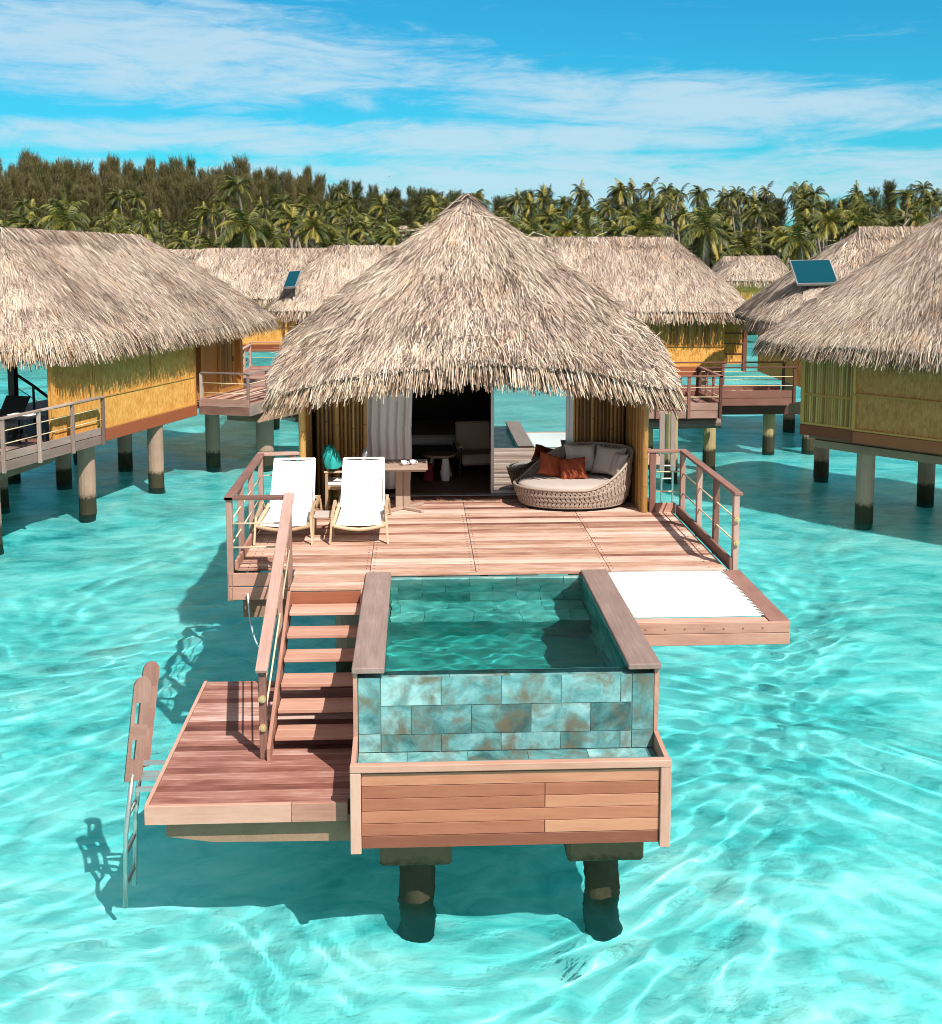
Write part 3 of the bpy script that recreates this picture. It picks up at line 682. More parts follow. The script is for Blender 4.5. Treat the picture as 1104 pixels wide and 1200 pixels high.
# screw heads along the board joints
for c_ in cuts + [-2.2, 3.95]:
    for k in range(33):
        for s in (-.05, .05):
            yy = 15.37 + k * .139 + .065
            if yy < 18.7 and -2.4 < c_ + s < 4.1: mb.cyl((c_ + s, yy, D - .004), (c_ + s, yy, D + .004), .012, n=6, tint=-1)
mb.box(-.655, 2.48, 15.285, 15.348, D - .03, D, .6)
dp(mb, 'deck_boards', M['deck'], bevel=.004)
mb = MB()
for xx in (-2.2, -1.3, -.45, .9, 2.3, 3.1, 3.95): mb.box(xx - .04, xx + .04, 15.65 if xx < -1.6 else 15.36, 20, D - .2, D - .036, .2)
dp(mb, 'joists', M['brown'])
# fascias: two boards below the left front edge, kick boards, right side
for (z0, z1) in ((D - .175, D - .005), (D - .36, D - .19)):
    mb = MB(); mb.box(-2.42, -1.66, 15.42, 15.46, z0, z1, .6); dp(mb, 'front_fascia', M['trim'], bevel=.004)
    mb = MB(); mb.box(-2.47, -2.43, 15.42, 18.75, z0, z1, .4); dp(mb, 'side_fascia', M['trim'], bevel=.004)
mb = MB(); mb.box(-2.40, -2.36, 15.5, 18.72, D + .02, D + .15, .35); dp(mb, 'kick_board', M['trim'], bevel=.004)
mb = MB(); mb.box(4.17, 4.21, 15.4, 18.7, D - .04, D + .13, .2); dp(mb, 'kick_board', M['rail'], bevel=.004)
mb = MB(); mb.box(3.74, 4.17, 18.72, 18.76, D - .02, D + .15, .55); dp(mb, 'kick_board', M['trim'], bevel=.004)
mb = MB(); mb.box(4.13, 4.165, 15.36, 18.7, D - .24, D - .05, .3); dp(mb, 'side_fascia', M['rail'], bevel=.004)
mb = MB(); mb.box(2.5, 4.12, 15.29, 15.325, D - .2, D - .035, .4); dp(mb, 'front_fascia', M['trim'], bevel=.004)
mb = MB(); mb.box(-2.3, -1.7, 15.5, 15.85, D - .62, D - .37, .4); dp(mb, 'deck_beam', M['taupe'])
for x, yy in ((.2, 16.6), (2.6, 16.6), (-1.1, 18.4), (3.2, 18.4)):
    mb = MB(); mb.cyl((x, yy, -2.4), (x, yy, D - .2), .19); dp(mb, 'support_pile', M['conc'])
# nail heads along the board joints
# ------------------------------------------------------------------ railings
def railing(label, pts, posts, drops, bottoms, w=.075, rods=(.36, .68), group=None, mat='rail', rodmat='cable', hr=.115, zt=None, caps=(), name='deck_railing'):
    """pts: handrail corners (top centre); posts: (x,y,ztop,zbottom,dx,dy)"""
    o = V(pts[0][0], pts[0][1], D); t = thing(name, label, 'railing', o, group=group)
    for i, (a, b) in enumerate(zip(pts[:-1], pts[1:])):
        a, b = V(a), V(b); d = (b - a) / np.linalg.norm(b - a); ext = d * hr / 2
        mb = MB(); mb.beam(a - (ext if i else 0), b + (ext if i == len(pts) - 2 else ext * .98), hr, .045 + .0007 * i); mb.build('handrail', M[mat], t, bevel=.006, off=o)
    for p in posts:
        mb = MB(); x, y, zt_, zb, sx, sy = p; mb.box(x - sx / 2, x + sx / 2, y - sy / 2, y + sy / 2, zb, zt_); mb.build('post', M[mat], t, bevel=.005, off=o)
    for a, b in drops:
        mb = MB(); mb.cyl(a, b, .011, n=8); mb.build('rod', M[rodmat], t, smooth=True, off=o)
    for p in caps:
        mb = MB(); q = V(p); mb.cyl(q - V(0, .02, 0), q + V(0, .012, 0), .04, n=14); mb.cyl(q - V(0, .04, 0), q - V(0, .02, 0), .018, n=10); mb.build('rod_cap', M['brass'], t, off=o)
    return t
zt = 3.5
# left
X = -2.45; posts = [(X, yy, zt - .025, D - .38, .075, .1) for yy in (15.48, 16.5, 17.55, 18.66)] + [(-1.95, 18.8, zt - .025, D - .3, .1, .075)]
drops = []
for h in (.34, .66): drops += [((X, 15.48, D + h), (X, 18.66, D + h)), ((X, 15.45, D + h), (-1.70, 15.45, D + h)), ((X, 18.7, D + h), (-1.95, 18.78, D + h))]
railing('timber railing along the left edge of the nearest sun deck behind the sun loungers', [(-1.62, 15.46, zt), (X, 15.46, zt), (X, 18.72, zt), (-1.90, 18.8, zt)], posts, drops, 0)
# right
X = 4.27; posts = [(X - .02, yy, zt - .025, D - (.38 if i == 0 else .1), .075, .1) for i, yy in enumerate((15.44, 16.48, 17.5, 18.62))] + [(3.79, 18.74, zt - .025, D - .05, .1, .075)]
drops = []
for h in (.34, .66): drops += [((X - .02, 15.44, D + h), (X - .02, 18.62, D + h)), ((X, 18.72, D + h), (3.79, 18.74, D + h))]
railing('timber railing with two rods along the right edge of the nearest sun deck', [(X, 15.38, zt), (X, 18.72, zt), (3.76, 18.74, zt)], posts, drops, 0, caps=[(X - .02, 15.375, D + .34), (X - .02, 15.375, D + .66)])

# ------------------------------------------------------------------ stairs and swim platform
PZ = 1.28
st = thing('timber_stairs', 'open timber stairs going down from the sun deck to the swim platform beside the pool', 'stairs', (-1.15, 14.6, PZ)); SO = V(-1.15, 14.6, PZ)
mb = MB(); mb.box(-1.58, -.70, 14.62, 14.655, D - .19, D - .035, .3); mb.build('riser', M['clad'], st, off=SO)
for i in range(1, 7):
    z = D - i * 1.22 / 7; yb = 14.66 - (i - 1) * .335
    mb = MB(); mb.box(-1.56, -.69, yb - .40, yb - .205, z - .045, z, random.uniform(.5, .9)); mb.box(-1.56, -.69, yb - .20, yb - .06, z - .045, z - .001, random.uniform(.4, .9)); mb.build('tread', M['trim'], st, bevel=.005, off=SO)
for x in (-1.60, -.685):
    xx = (x - .02, x + .02)
    mb = MB(); mb.prism([(xx[0], 14.66, D - .02), (xx[0], 14.66, D - .36), (xx[0], 12.62, PZ), (xx[0], 12.36, PZ), (xx[0], 12.36, PZ + .14)], (.04, 0, 0)); mb.build('stringer', M['trim'], st, bevel=.004, off=SO)
X = -1.66
t = railing('sloping timber handrail down the left side of the stairs', [(X, 15.42, zt + .06), (X, 12.42, 2.30)], [(X, 15.36, zt + .0, D - .42, .06, .1), (X, 12.46, 2.29, PZ + .005, .075, .1), (X - .002, 14.2, 2.98, 1.75, .055, .1)],
            [((X, 15.36, D + .34), (X, 12.46, PZ + .36)), ((X, 15.36, D + .66), (X, 12.46, PZ + .68))], 0, caps=[(X, 12.40, PZ + .36), (X, 12.40, PZ + .68)], name='stair_railing', hr=.13)
plat = thing('swim_platform', 'low timber swim platform at the foot of the stairs', 'platform', (-1.7, 13, PZ)); PO = V(-1.7, 13, PZ)
mb = MB(); y = 11.41
while y < 14.75:
    base = random.choice([.62, .5, .72, .42, .56, .35]); y1 = min(y + .131, 14.76)
    mb.box(-2.66, -.70, y, y1, PZ - .03, PZ + random.uniform(-.002, .002), min(1, max(0, random.gauss(base, .12)))); y += .139
mb.build('deck_boards', M['plat'], plat, bevel=.004, off=PO)
mb = MB(); mb.box(-2.70, -1.26, 11.36, 11.405, PZ - .19, PZ + .004, .7); mb.build('front_fascia', M['trim'], plat, bevel=.004, off=PO)
mb = MB(); mb.box(-1.257, -.70, 11.36, 11.405, PZ - .19, PZ + .004, .3); mb.build('front_fascia', M['trim'], plat, bevel=.004, off=PO)
mb = MB(); mb.box(-2.705, -2.665, 11.41, 14.78, PZ - .19, PZ + .006, .8); mb.build('side_trim', M['trim'], plat, bevel=.004, off=PO)
mb = MB(); mb.prism([(-2.52, 11.5, PZ - .19), (-2.52, 11.5, PZ - .38), (-2.05, 11.5, PZ - .45), (-.5, 11.5, PZ - .47), (-.5, 11.5, PZ - .19)], (0, .35, 0)); mb.build('concrete_beam', M['taupe'], plat, off=PO)
mb = MB(); mb.box(-2.45, -.7, 14.0, 14.35, PZ - .45, PZ - .2); mb.build('concrete_beam', M['taupe'], plat, off=PO)
mb = MB(); mb.cyl((-1.3, 14.17, -2.4), (-1.3, 14.17, PZ - .45), .18); mb.build('support_pile', M['conc'], plat, off=PO)

# ------------------------------------------------------------------ plunge pool
pool = thing('plunge_pool', 'plunge pool clad in warm timber with a blue green tiled overflow wall', 'pool', (.91, 13.4, D)); QO = V(.91, 13.4, D)
def pp(mb, name, mat, parent=None, **k): return mb.build(name, mat, parent or pool, off=QO, **k)
PX0, PX1 = -.655, 2.48
def side_profile(x, e): return [(x, 15.28, D - .03), (x, 11.75, D - .03), (x, 11.75, 1.80), (x, 11.17, 1.755), (x, 11.17, .90), (x, 15.28, .90)]
for x, dx in ((PX0, .045), (PX1 - .045, .045)):
    mb = MB(); mb.prism(side_profile(x, dx), (dx, 0, 0), .5); pp(mb, 'side_panel', M['trim'])
# coping planks
for x0, x1 in ((PX0 - .01, PX0 + .32), (PX1 - .325, PX1 + .012)):
    mb = MB(); mb.box(x0, x1, 11.70, 15.27, D - .025, D + .035, random.uniform(.4, .6)); pp(mb, 'coping', M['grey'], bevel=.008)
# front cladding
mb = MB(); mb.box(PX0 + .10, PX1 - .10, 11.165, 11.18, .91, 1.70, .0); z = .915; 
for i in range(6):
    h = .128
    segs = [(PX0 + .105, 1.24), (1.246, PX1 - .105)] if i in (1, 3, 4) else [(PX0 + .105, PX1 - .105)]
    for a, b_ in segs: mb.box(a, b_, 11.135, 11.164, z, z + h - .006, random.random())
    z += h
mb.box(PX0 + .105, PX1 - .105, 11.135, 11.164, z, 1.695, .7)
pp(mb, 'front_cladding', M['clad'], bevel=.003)
for (x0, x1, z0, z1) in ((PX0 - .005, PX0 + .10, .875, 1.70), (PX1 - .10, PX1 + .005, .875, 1.70), (PX0 - .005, PX1 + .005, 1.703, 1.775)):
    mb = MB(); mb.box(x0, x1, 11.10 if z0 < 1 else 11.095, 11.175, z0, z1, random.uniform(.5, .9)); pp(mb, 'front_trim', M['trim'], bevel=.006)
# tiled walls: every tile laid over a grout backing
def tiles(mb, o, ux, uy, w, h, tw, th, nrm, off0=0., stagger=.5, thick=.008, gap=.004, only=None):
    """tiles in the plane o + u ux + v uy, running bond"""
    o, ux, uy, nrm = map(V, (o, ux, uy, nrm)); r_ = 0; v = 0.
    while v < h - .02:
        v1 = min(v + th, h); u = -((off0 + r_ * stagger * tw) % tw)
        while u < w - .01:
            a, b_ = max(u, 0), min(u + tw, w)
            if b_ - a > .02:
                q = [o + ux * (a + gap) + uy * (v + gap), o + ux * (b_ - gap) + uy * (v + gap), o + ux * (b_ - gap) + uy * (v1 - gap), o + ux * (a + gap) + uy * (v1 - gap)]
                vs = q + [p + nrm * thick for p in q]; uv = [(a, v), (b_, v), (b_, v1), (a, v1)] * 2
                mb.add(vs, [(4, 5, 6, 7), (0, 1, 5, 4), (1, 2, 6, 5), (2, 3, 7, 6), (3, 0, 4, 7)], random.random(), uv)
            u += tw
        v += th; r_ += 1
WZ = 2.42; FZ = .98; TZ = 1.625
mb = MB(); mb.box(PX0 + .05, PX1 - .05, 11.758, 11.90, FZ, WZ - .012, .5); mb.box(PX0 + .05, PX1 - .05, 11.19, 11.755, TZ - .1, TZ - .012); mb.box(PX0 + .05, PX1 - .05, 11.185, 11.215, TZ, 1.76)
mb.box(PX0 + .05, PX0 + .30, 11.92, 15.24, FZ, D - .03); mb.box(PX1 - .30, PX1 - .05, 11.92, 15.24, FZ, D - .03); mb.box(PX0 + .05, PX1 - .05, 15.245, 15.275, FZ, D - .04); mb.box(PX0 + .06, PX1 - .06, 11.78, 15.24, FZ - .1, FZ - .012)
mb.box(PX0 + .32, PX1 - .32, 14.42, 15.24, FZ, 1.50)
core = pp(mb, 'pool_shell', M['grout'])
iw = PX1 - PX0 - .10
mb = MB(); tiles(mb, (PX0 + .28, 11.757, WZ), (1, 0, 0), (0, 0, -1), iw - .46, WZ - TZ, .615, .305, (0, -1, 0), 0.); 
tiles(mb, (PX0 + .05, 11.757, WZ), (1, 0, 0), (0, 0, -1), .225, WZ - TZ, .23, .60, (0, -1, 0), 0, 0); tiles(mb, (PX1 - .275, 11.757, WZ), (1, 0, 0), (0, 0, -1), .225, WZ - TZ, .23, .60, (0, -1, 0), 0, 0)
pp(mb, 'overflow_wall_tiles', M['tile'])
mb = MB(); tiles(mb, (PX0 + .05, 11.757, WZ - .012), (1, 0, 0), (0, 1, 0), iw, .14, .615, .14, (0, 0, 1), .3); pp(mb, 'weir_tiles', M['tile'])
mb = MB(); tiles(mb, (PX0 + .05, 11.215, TZ - .012), (1, 0, 0), (0, 1, 0), iw, .535, .615, .535, (0, 0, 1), .12); pp(mb, 'trough_tiles', M['tile'])
mb = MB()
tiles(mb, (PX0 + .30, 15.244, D - .045), (1, 0, 0), (0, 0, -1), iw - .5, D - .045 - FZ, .62, .30, (0, -1, 0), .2)
tiles(mb, (PX0 + .32, 14.42, 1.502), (1, 0, 0), (0, 1, 0), iw - .54, .82, .62, .41, (0, 0, 1), .2)
tiles(mb, (PX0 + .302, 15.24, D - .04), (0, -1, 0), (0, 0, -1), 3.32, D - .04 - FZ, .62, .30, (1, 0, 0)); tiles(mb, (PX1 - .302, 11.92, D - .04), (0, 1, 0), (0, 0, -1), 3.32, D - .04 - FZ, .62, .30, (-1, 0, 0))
tiles(mb, (PX0 + .30, 11.902, WZ), (1, 0, 0), (0, 0, -1), iw - .5, WZ - FZ, .62, .30, (0, 1, 0))
mf = MB(); mf.box(PX0 + .31, PX1 - .31, 11.91, 14.40, FZ - .011, FZ, .5); mf.box(PX0 + .31, PX1 - .31, 14.402, 14.419, FZ, 1.498, .5); fl_ = pp(mf, 'basin_floor', M['basinfloor']); fl_.cycles.is_caustics_receiver = True
inner = pp(mb, 'basin_tiles', M['basin'])
inner.cycles.is_caustics_receiver = True; core.cycles.is_caustics_receiver = True
def pool_wave(a, b):
    z = np.zeros_like(a); g = np.random.default_rng(3)
    for k in range(22):
        lam = math.exp(g.uniform(math.log(.15), math.log(.9))); th = g.uniform(0, 6.28)
        z += .0019 * lam ** 1.1 * np.sin(2 * np.pi / lam * (a * math.cos(th) + b * math.sin(th)) + g.uniform(0, 6.28) + .6 * np.sin(3 * a + 2 * b))
    return z
pw = grid_mesh('pool_water', np.linspace(PX0 + .303, PX1 - .303, 110), np.linspace(11.80, 15.243, 150), pool_wave, M['pool']); pw.location = V(0, 0, 2.435) - QO; pw.parent = pool
pw.cycles.is_caustics_caster = True
for x in (-.02, 1.93):
    mb = MB(); zz = [-2.4] + list(np.arange(-.9, .73, .07)); P = []
    for z_ in zz: P.append([(x + (.178 + .012 * math.sin(3 * a + z_ * 9 + x) + random.uniform(-.008, .016) * (1 if z_ < .5 else .3)) * math.cos(a), 11.86 + (.178 + .012 * math.sin(3 * a + z_ * 9 + x) + random.uniform(-.008, .016)) * math.sin(a), z_) for a in np.linspace(0, 2 * math.pi, 30, endpoint=False)])
    mb.grid(P, closed_u=True); pp(mb, 'support_pile', M['mossy'], smooth=True)
    mb = MB(); mb.box(x - .37 + (.0 if x < 1 else -.05), x + .36, 11.42, 12.2, .56, .872, .4); pp(mb, 'pile_cap', M['mossy'], bevel=.03)
for x in (-.02, 1.93):
    mb = MB(); mb.cyl((x, 14.4, -2.4), (x, 14.4, .872), .185, n=18); pp(mb, 'support_pile', M['mossy'])

# ------------------------------------------------------------------ net platform
net = thing('net_platform', 'white lounging net stretched in a timber frame right of the pool', 'net platform', (3.35, 14.2, D)); NO = V(3.35, 14.2, D)
mb = MB(); mb.box(4.04, 4.28, 13.12, 15.28, D - .06, D + .0, .35); mb.build('frame_top', M['rail'], net, bevel=.006, off=NO)
mb = MB(); mb.box(2.50, 4.27, 13.10, 13.145, D - .27, D - .135, .5); mb.box(2.50, 4.27, 13.10, 13.144, D - .13, D - .005, .45)
for i in range(7): xx = 2.6 + i * .225; mb.cyl((xx, 13.096, D - .075), (xx, 13.12, D - .075), .016, n=8, tint=-1)
mb.build('front_beam', M['trim'], net, bevel=.005, off=NO)
mb = MB(); mb.box(2.50, 4.03, 13.15, 13.30, D - .06, D - .004, .8); mb.build('frame_top', M['trim'], net, bevel=.005, off=NO)
mb = MB(); mb.box(4.235, 4.272, 13.15, 15.3, D - .27, D - .065, .4); mb.build('side_beam', M['rail'], net, bevel=.005, off=NO)
P = []
for i in range(30):
    row = []
    for j in range(24):
        u, v = i / 29, j / 23; row.append((2.50 + 1.50 * v, 13.33 + 1.92 * u, D + .005 - .07 * math.sin(math.pi * u) ** .7 * math.sin(math.pi * v) ** .7))
    P.append(row)
mb = MB(); mb.grid(P); o = mb.build('net', M['net'], net, smooth=True, off=NO); m = o.modifiers.new('t', 'SOLIDIFY'); m.thickness = .012; m.offset = -1
mb = MB()
for i in range(34): yy = 13.36 + i * .057; mb.cyl((3.985, yy, D + .0), (4.05, yy + .02, D - .005), .005, n=5)
for i in range(27): xx = 2.54 + i * .055; mb.cyl((xx, 15.24, D), (xx + .02, 15.29, D - .02), .005, n=5)
mb.build('lashing', M['net'], net, off=NO)

# ------------------------------------------------------------------ swim ladder
lad = thing('swim_ladder', 'steel swim ladder with two slotted timber boards left of the swim platform', 'ladder', (-2.9, 12, PZ)); LO = V(-2.9, 12, PZ)
def grab(y, x, zt_, zb):
    # rounded slotted board leaning slightly inward at its top
    mb = MB(); w = .17; t_ = .05; lean = V(-.075, -.50, -1.0); lean = V(-.06, 0, -1.)
    out = []
    for k in range(9): a = math.pi * k / 8; out.append((w / 2 * math.cos(a), zt_ - w / 2 + w / 2 * math.sin(a)))
    out += [(-w / 2, zb), (w / 2, zb)]
    hole = [(-.02, zt_ - .24), (-.02, zt_ - .52)]
    slots = ((zt_ - .26, zt_ - .50), (zb + .22, zb + .44))
    # board made of strips around the two slots
    def P(u, z): return (x + (z - zt_) * .13 + u * .94, y + u * .34, z)
    def strip(poly):
        pts = [P(*q) for q in poly]; e = V(-.02, .055, 0); mb.prism(pts, e, .5)
    s0, s1 = slots
    strip(out[:9] + [(-w / 2, s0[0]), (w / 2, s0[0])])
    strip([(w / 2, s0[0]), (-w / 2, s0[0])][::-1] and [(-w / 2, s0[0]), (-w / 2, s0[1]), (-.045, s0[1]), (-.045, s0[0])]); strip([(-.005, s0[0]), (-.005, s0[1]), (w / 2, s0[1]), (w / 2, s0[0])])
    strip([(-w / 2, s0[1]), (-w / 2, s1[1]), (w / 2, s1[1]), (w / 2, s0[1])])
    strip([(-w / 2, s1[1]), (-w / 2, s1[0]), (-.045, s1[0]), (-.045, s1[1])]); strip([(-.005, s1[1]), (-.005, s1[0]), (w / 2, s1[0]), (w / 2, s1[1])][::-1])
    strip([(-w / 2, s1[0]), (-w / 2, zb), (w / 2, zb), (w / 2, s1[0])])
    mb.build('grab_board', M['rail'], lad, off=LO)
grab(11.95, -2.80, 2.38, 1.28); grab(12.40, -2.81, 2.38, 1.22)
for y in (11.97, 12.40):
    mb = MB(); mb.tube([(-2.95, y, 1.35), (-3.04, y, .7), (-3.075, y, -.20)], .026, 10); mb.build('stile', M['steel'], lad, smooth=True, off=LO)
for z in (.85, .47, .10):
    x = -3.04 + (z - .7) * .05; mb = MB(); mb.cyl((x, 11.97, z), (x, 12.4, z), .022, n=8); mb.build('rung', M['steel'], lad, off=LO)
for y in (12.06, 12.32):
    for z_ in (PZ + .01, PZ - .16):
        mb = MB(); mb.box(-2.95, -2.70, y - .02, y + .02, z_, z_ + .04); mb.build('bracket', M['alu'], lad, off=LO)
# hose looping below the deck edge
mb = MB(); pts = []
for k in range(25):
    u = k / 24; pts.append((-2.22 + .46 * u + .0, 15.38 - .02 * math.sin(u * 3), D - .26 - .82 * math.sin(math.pi * u ** .8) ** .7 * (1 - .25 * u)))
mb.tube(pts, .012, 7); o = mb.build('hose', M['hose'], None, smooth=True); tag(o, 'thin pale hose hanging in a loop below the left front edge of the sun deck', 'hose')
# ------------------------------------------------------------------ terrace furniture
def lounger(x, y, label):
    t = thing('sun_lounger', label, 'sun lounger', (x, y, D), 0, 'white sun loungers on the deck')
    w = .33
    # sling: foot, seat, raised back
    prof = [(0, .285), (.15, .29), (.6, .275), (1.0, .27), (1.22, .285), (1.34, .36), (1.5, .55), (1.68, .78), (1.78, .91)]
    P = []
    for (yy, zz) in prof:
        row = []
        for j in range(9):
            u = -1 + 2 * j / 8; ww = w * (1 - .06 * (yy / 1.78) if yy > 1.2 else 1); row.append((u * ww, yy, zz - .02 * (1 - u * u)))
        P.append(row)
    mb = MB(); mb.grid(P[:6]); o = mb.build('seat_sling', M['white'], t, smooth=True); m = o.modifiers.new('t', 'SOLIDIFY'); m.thickness = .008
    mb = MB(); mb.grid(P[5:]); o = mb.build('back_sling', M['white'], t, smooth=True); m = o.modifiers.new('t', 'SOLIDIFY'); m.thickness = .008
    mb = MB()
    for s in (-1, 1):
        mb.beam((s * (w + .035), -.02, .285), (s * (w + .035), 1.9, .285), .045, .06)
    mb.tube([(-w - .03, -.02, .265), (-w * .5, -.02, .225), (0, -.02, .21), (w * .5, -.02, .225), (w + .03, -.02, .265)], .028, 8)
    mb.beam((-w - .03, 1.9, .285), (w + .03, 1.9, .285), .04, .05)
    mb.build('frame', M['teak'], t, bevel=.004)
    for s in (-1, 1):
        for yy, b_ in ((.02, -.06), (1.75, .05)):
            mb = MB(); mb.beam((s * (w + .06), yy, .40 if yy < 1 else .28), (s * (w + .085), yy + b_, 0), .03, .045, up=(0, 1, 0)); mb.build('leg', M['teak'], t, bevel=.004)
        mb = MB(); mb.beam((s * (w + .06), .02, .385), (s * (w + .06), .75, .47), .045, .025); mb.beam((s * (w + .06), .75, .47), (s * (w + .05), 1.0, .30), .03, .03); mb.build('armrest', M['teak'], t, bevel=.004)
    mb = MB()
    for s in (-1, 1): mb.beam((s * (w - .0), 1.22, .27), (s * (w * .95), 1.80, .92), .028, .03, up=(0, -1, 1))
    mb.beam((-w * .95, 1.80, .925), (w * .95, 1.80, .925), .03, .025); mb.build('back_frame', M['white'], t)
    return t
lounger(-1.915, 16.92, 'white sling sun lounger between the left deck railing and a small low table')
lounger(-.83, 16.92, 'white sling sun lounger beside the table with the cups')
t = thing('side_table', 'small low wooden table with a pale top between the two white sun loungers', 'table', (-1.37, 17.45, D))
mb = MB(); mb.box(-.14, .14, -.2, .2, .30, .325, .9); mb.build('table_top', M['cushion'], t, bevel=.004)
for sx in (-1, 1):
    for sy in (-1, 1):
        mb = MB(); mb.beam((sx * .14, sy * .17, .34), (sx * .15, sy * .22, 0), .032, .03); mb.build('leg', M['teak'], t, bevel=.004)
# dining table
t = thing('pedestal_table', 'square wooden table on a cross foot pedestal beside the right white sun lounger', 'table', (-.22, 19.15, D))
mb = MB()
for i in range(6): mb.box(-.40, .40, -.40 + i * .1335, -.40 + i * .1335 + .129, .715, .75)
mb.box(-.37, .37, -.37, .37, .685, .712); mb.build('table_top', M['table'], t, bevel=.004)
mb = MB(); mb.box(-.12, -.005, -.05, .05, .04, .685, .6); mb.box(.005, .12, -.05, .05, .04, .685, .3); mb.build('pedestal', M['table'], t, bevel=.006)
mb = MB(); mb.beam((-.32, -.3, .025), (.32, .3, .025), .07, .045); mb.beam((-.32, .3, .0255), (.32, -.3, .0255), .07, .046); mb.build('cross_foot', M['table'], t, bevel=.006)
for i, (x, lab) in enumerate(((-.20, 'small white cup on the pedestal table, the left of two cups'), (-.06, 'small white cup on the pedestal table, the right of two cups'))):
    t = thing('cup', lab, 'cup', (x, 19.0 + .05 * i, D + .75), group='cups on the table')
    mb = MB(); prof = [(.0, .002), (.025, 0), (.045, .03), (.05, .075), (.045, .075), (.038, .03), (0, .012)]
    mb.grid([[(r_ * math.cos(k * .449), r_ * math.sin(k * .449), z) for k in range(14)] for r_, z in prof], closed_u=True); mb.build('bowl', M['china'], t, smooth=True)
    mb = MB(); mb.tube([(.047, 0, .06), (.08, 0, .055), (.082, 0, .03), (.045, 0, .022)], .006, 6); mb.build('handle', M['china'], t, smooth=True)
# terrace chair
t = thing('terrace_chair', 'wooden terrace chair with a pale seat pad facing the pedestal table', 'chair', (-1.22, 19.35, D), R(-88))
# local: faces +... seat front towards -y
for sx in (-1, 1):
    mb = MB(); mb.beam((sx * .26, -.24, 0), (sx * .26, -.24, .62), .045, .05, up=(0, 1, 0)); mb.build('leg', M['teak'], t, bevel=.004)
    mb = MB(); mb.beam((sx * .26, .24, 0), (sx * .26, .24, .62), .045, .05, up=(0, 1, 0)); mb.build('leg', M['teak'], t, bevel=.004)
    mb = MB(); mb.box(sx * .26 - .03, sx * .26 + .03, -.28, .30, .62, .65); mb.build('armrest', M['teak'], t, bevel=.005)
mb = MB(); mb.box(-.24, .24, -.25, .25, .34, .39, .5); mb.build('seat_frame', M['teak'], t, bevel=.005)
mb = MB(); mb.box(-.23, .23, -.25, .22, .392, .455, .5); mb.build('seat_pad', M['white'], t, bevel=.025)
mb = MB(); mb.prism([(-.24, .19, .40), (-.24, .25, .40), (-.24, .43, .95), (-.24, .37, .95)], (.48, 0, 0)); mb.build('backrest', M['white'], t, bevel=.02)
# towel bundled over the chair back
P = []
for i in range(18):
    u = i / 17; z = .34 * u; wx = .13 * (1 - .55 * u ** 3) + .01; wy = .20 * (1 - .35 * u ** 2) * (1 if i < 17 else .2)
    P.append([(wx * (1 + .13 * math.sin(5 * a + u * 3)) * math.cos(a) - .06 * u, wy * (1 + .10 * math.sin(4 * a - u * 4 + 1)) * math.sin(a), z + .03 * math.sin(3 * a) * u) for a in np.linspace(0, 2 * math.pi, 40, endpoint=False)])
mb = MB(); mb.grid(P, closed_u=True); mb.add([P[-1][k] for k in range(40)], [tuple(range(40))]); o = mb.build('beach_towel', M['teal'], None, smooth=True); o.location = (-1.36, 19.20, D + .70); tag(o, 'teal beach towel bundled over the back of the terrace chair', 'towel')

# ------------------------------------------------------------------ daybed
BC = V(2.58, 19.40, D); RX, RY = .985, .70
db = thing('woven_daybed', 'round woven rope daybed with a raised back right of the glass door', 'daybed', BC)
def rimh(a):
    # low at the front left, rising to the back right
    c_ = math.cos(a - R(38)); s = max(0, min(1, (c_ + .55) / 1.45)); return .36 + .56 * s * s * (3 - 2 * s)
def flare(a, h): return 1 - .11 * (1 - min(1, h / .3)) - .02 + .07 * max(0, h - .4)
mb = MB(); n = 76
for k in range(n):
    a = 2 * math.pi * k / n; H = rimh(a)
    for sgn, rad in ((1, .012), (-1, -.012)):
        rows = []
        lean = .9 * 2 * math.pi / n * sgn
        for i in range(9):
            u = i / 8; h = .06 + (H - .06) * u; aa = a + lean * (math.floor(u * 3.99) % 2 * 2 - 1) * .35 * math.sin(u * 12.6)
            f_ = flare(aa, h) + rad * math.sin(u * 12.56); wd = .0235
            rows.append([(RX * f_ * math.cos(aa + q * wd / .9), RY * f_ * math.sin(aa + q * wd / .9), h) for q in (-1, 1)])
        mb.grid(rows, tint=random.random())
o = mb.build('rope_weave', M['wicker'], db); m = o.modifiers.new('t', 'SOLIDIFY'); m.thickness = .014
mb = MB()
for f0 in (.0, .33, .66):
    mb.tube([(RX * flare(a, .06 + (rimh(a) - .06) * f0) * math.cos(a) * .985, RY * flare(a, .06 + (rimh(a) - .06) * f0) * math.sin(a) * .985, .06 + (rimh(a) - .06) * f0) for a in np.linspace(0, 2 * math.pi, 80)], .012, 6, caps=False)
mb.tube([(RX * flare(a, rimh(a)) * math.cos(a), RY * flare(a, rimh(a)) * math.sin(a), rimh(a)) for a in np.linspace(0, 2 * math.pi, 100)], .022, 8, caps=False)
mb.build('rim', M['wicker'], db, smooth=True)
mb = MB(); mb.tube([(0, 0, .03), (0, 0, .09)], .6, 40); o = mb.build('base', M['black'], db); o.scale = (1.4, 1.0, 1)
def puff(a, b, h, z, n1=40, n2=7, e=.35):
    P = []
    for i in range(n2 * 2 + 1):
        ph = -math.pi / 2 + math.pi * i / (n2 * 2); rr = math.copysign(abs(math.cos(ph)) ** e, math.cos(ph)); zz = math.copysign(abs(math.sin(ph)) ** .8, math.sin(ph))
        P.append([(a * rr * math.cos(t_), b * rr * math.sin(t_), z + h * zz) for t_ in np.linspace(0, 2 * math.pi, n1, endpoint=False)])
    return P
mb = MB(); mb.grid(puff(.90, .62, .085, .345), closed_u=True); mb.build('mattress', M['cushion'], db, smooth=True)
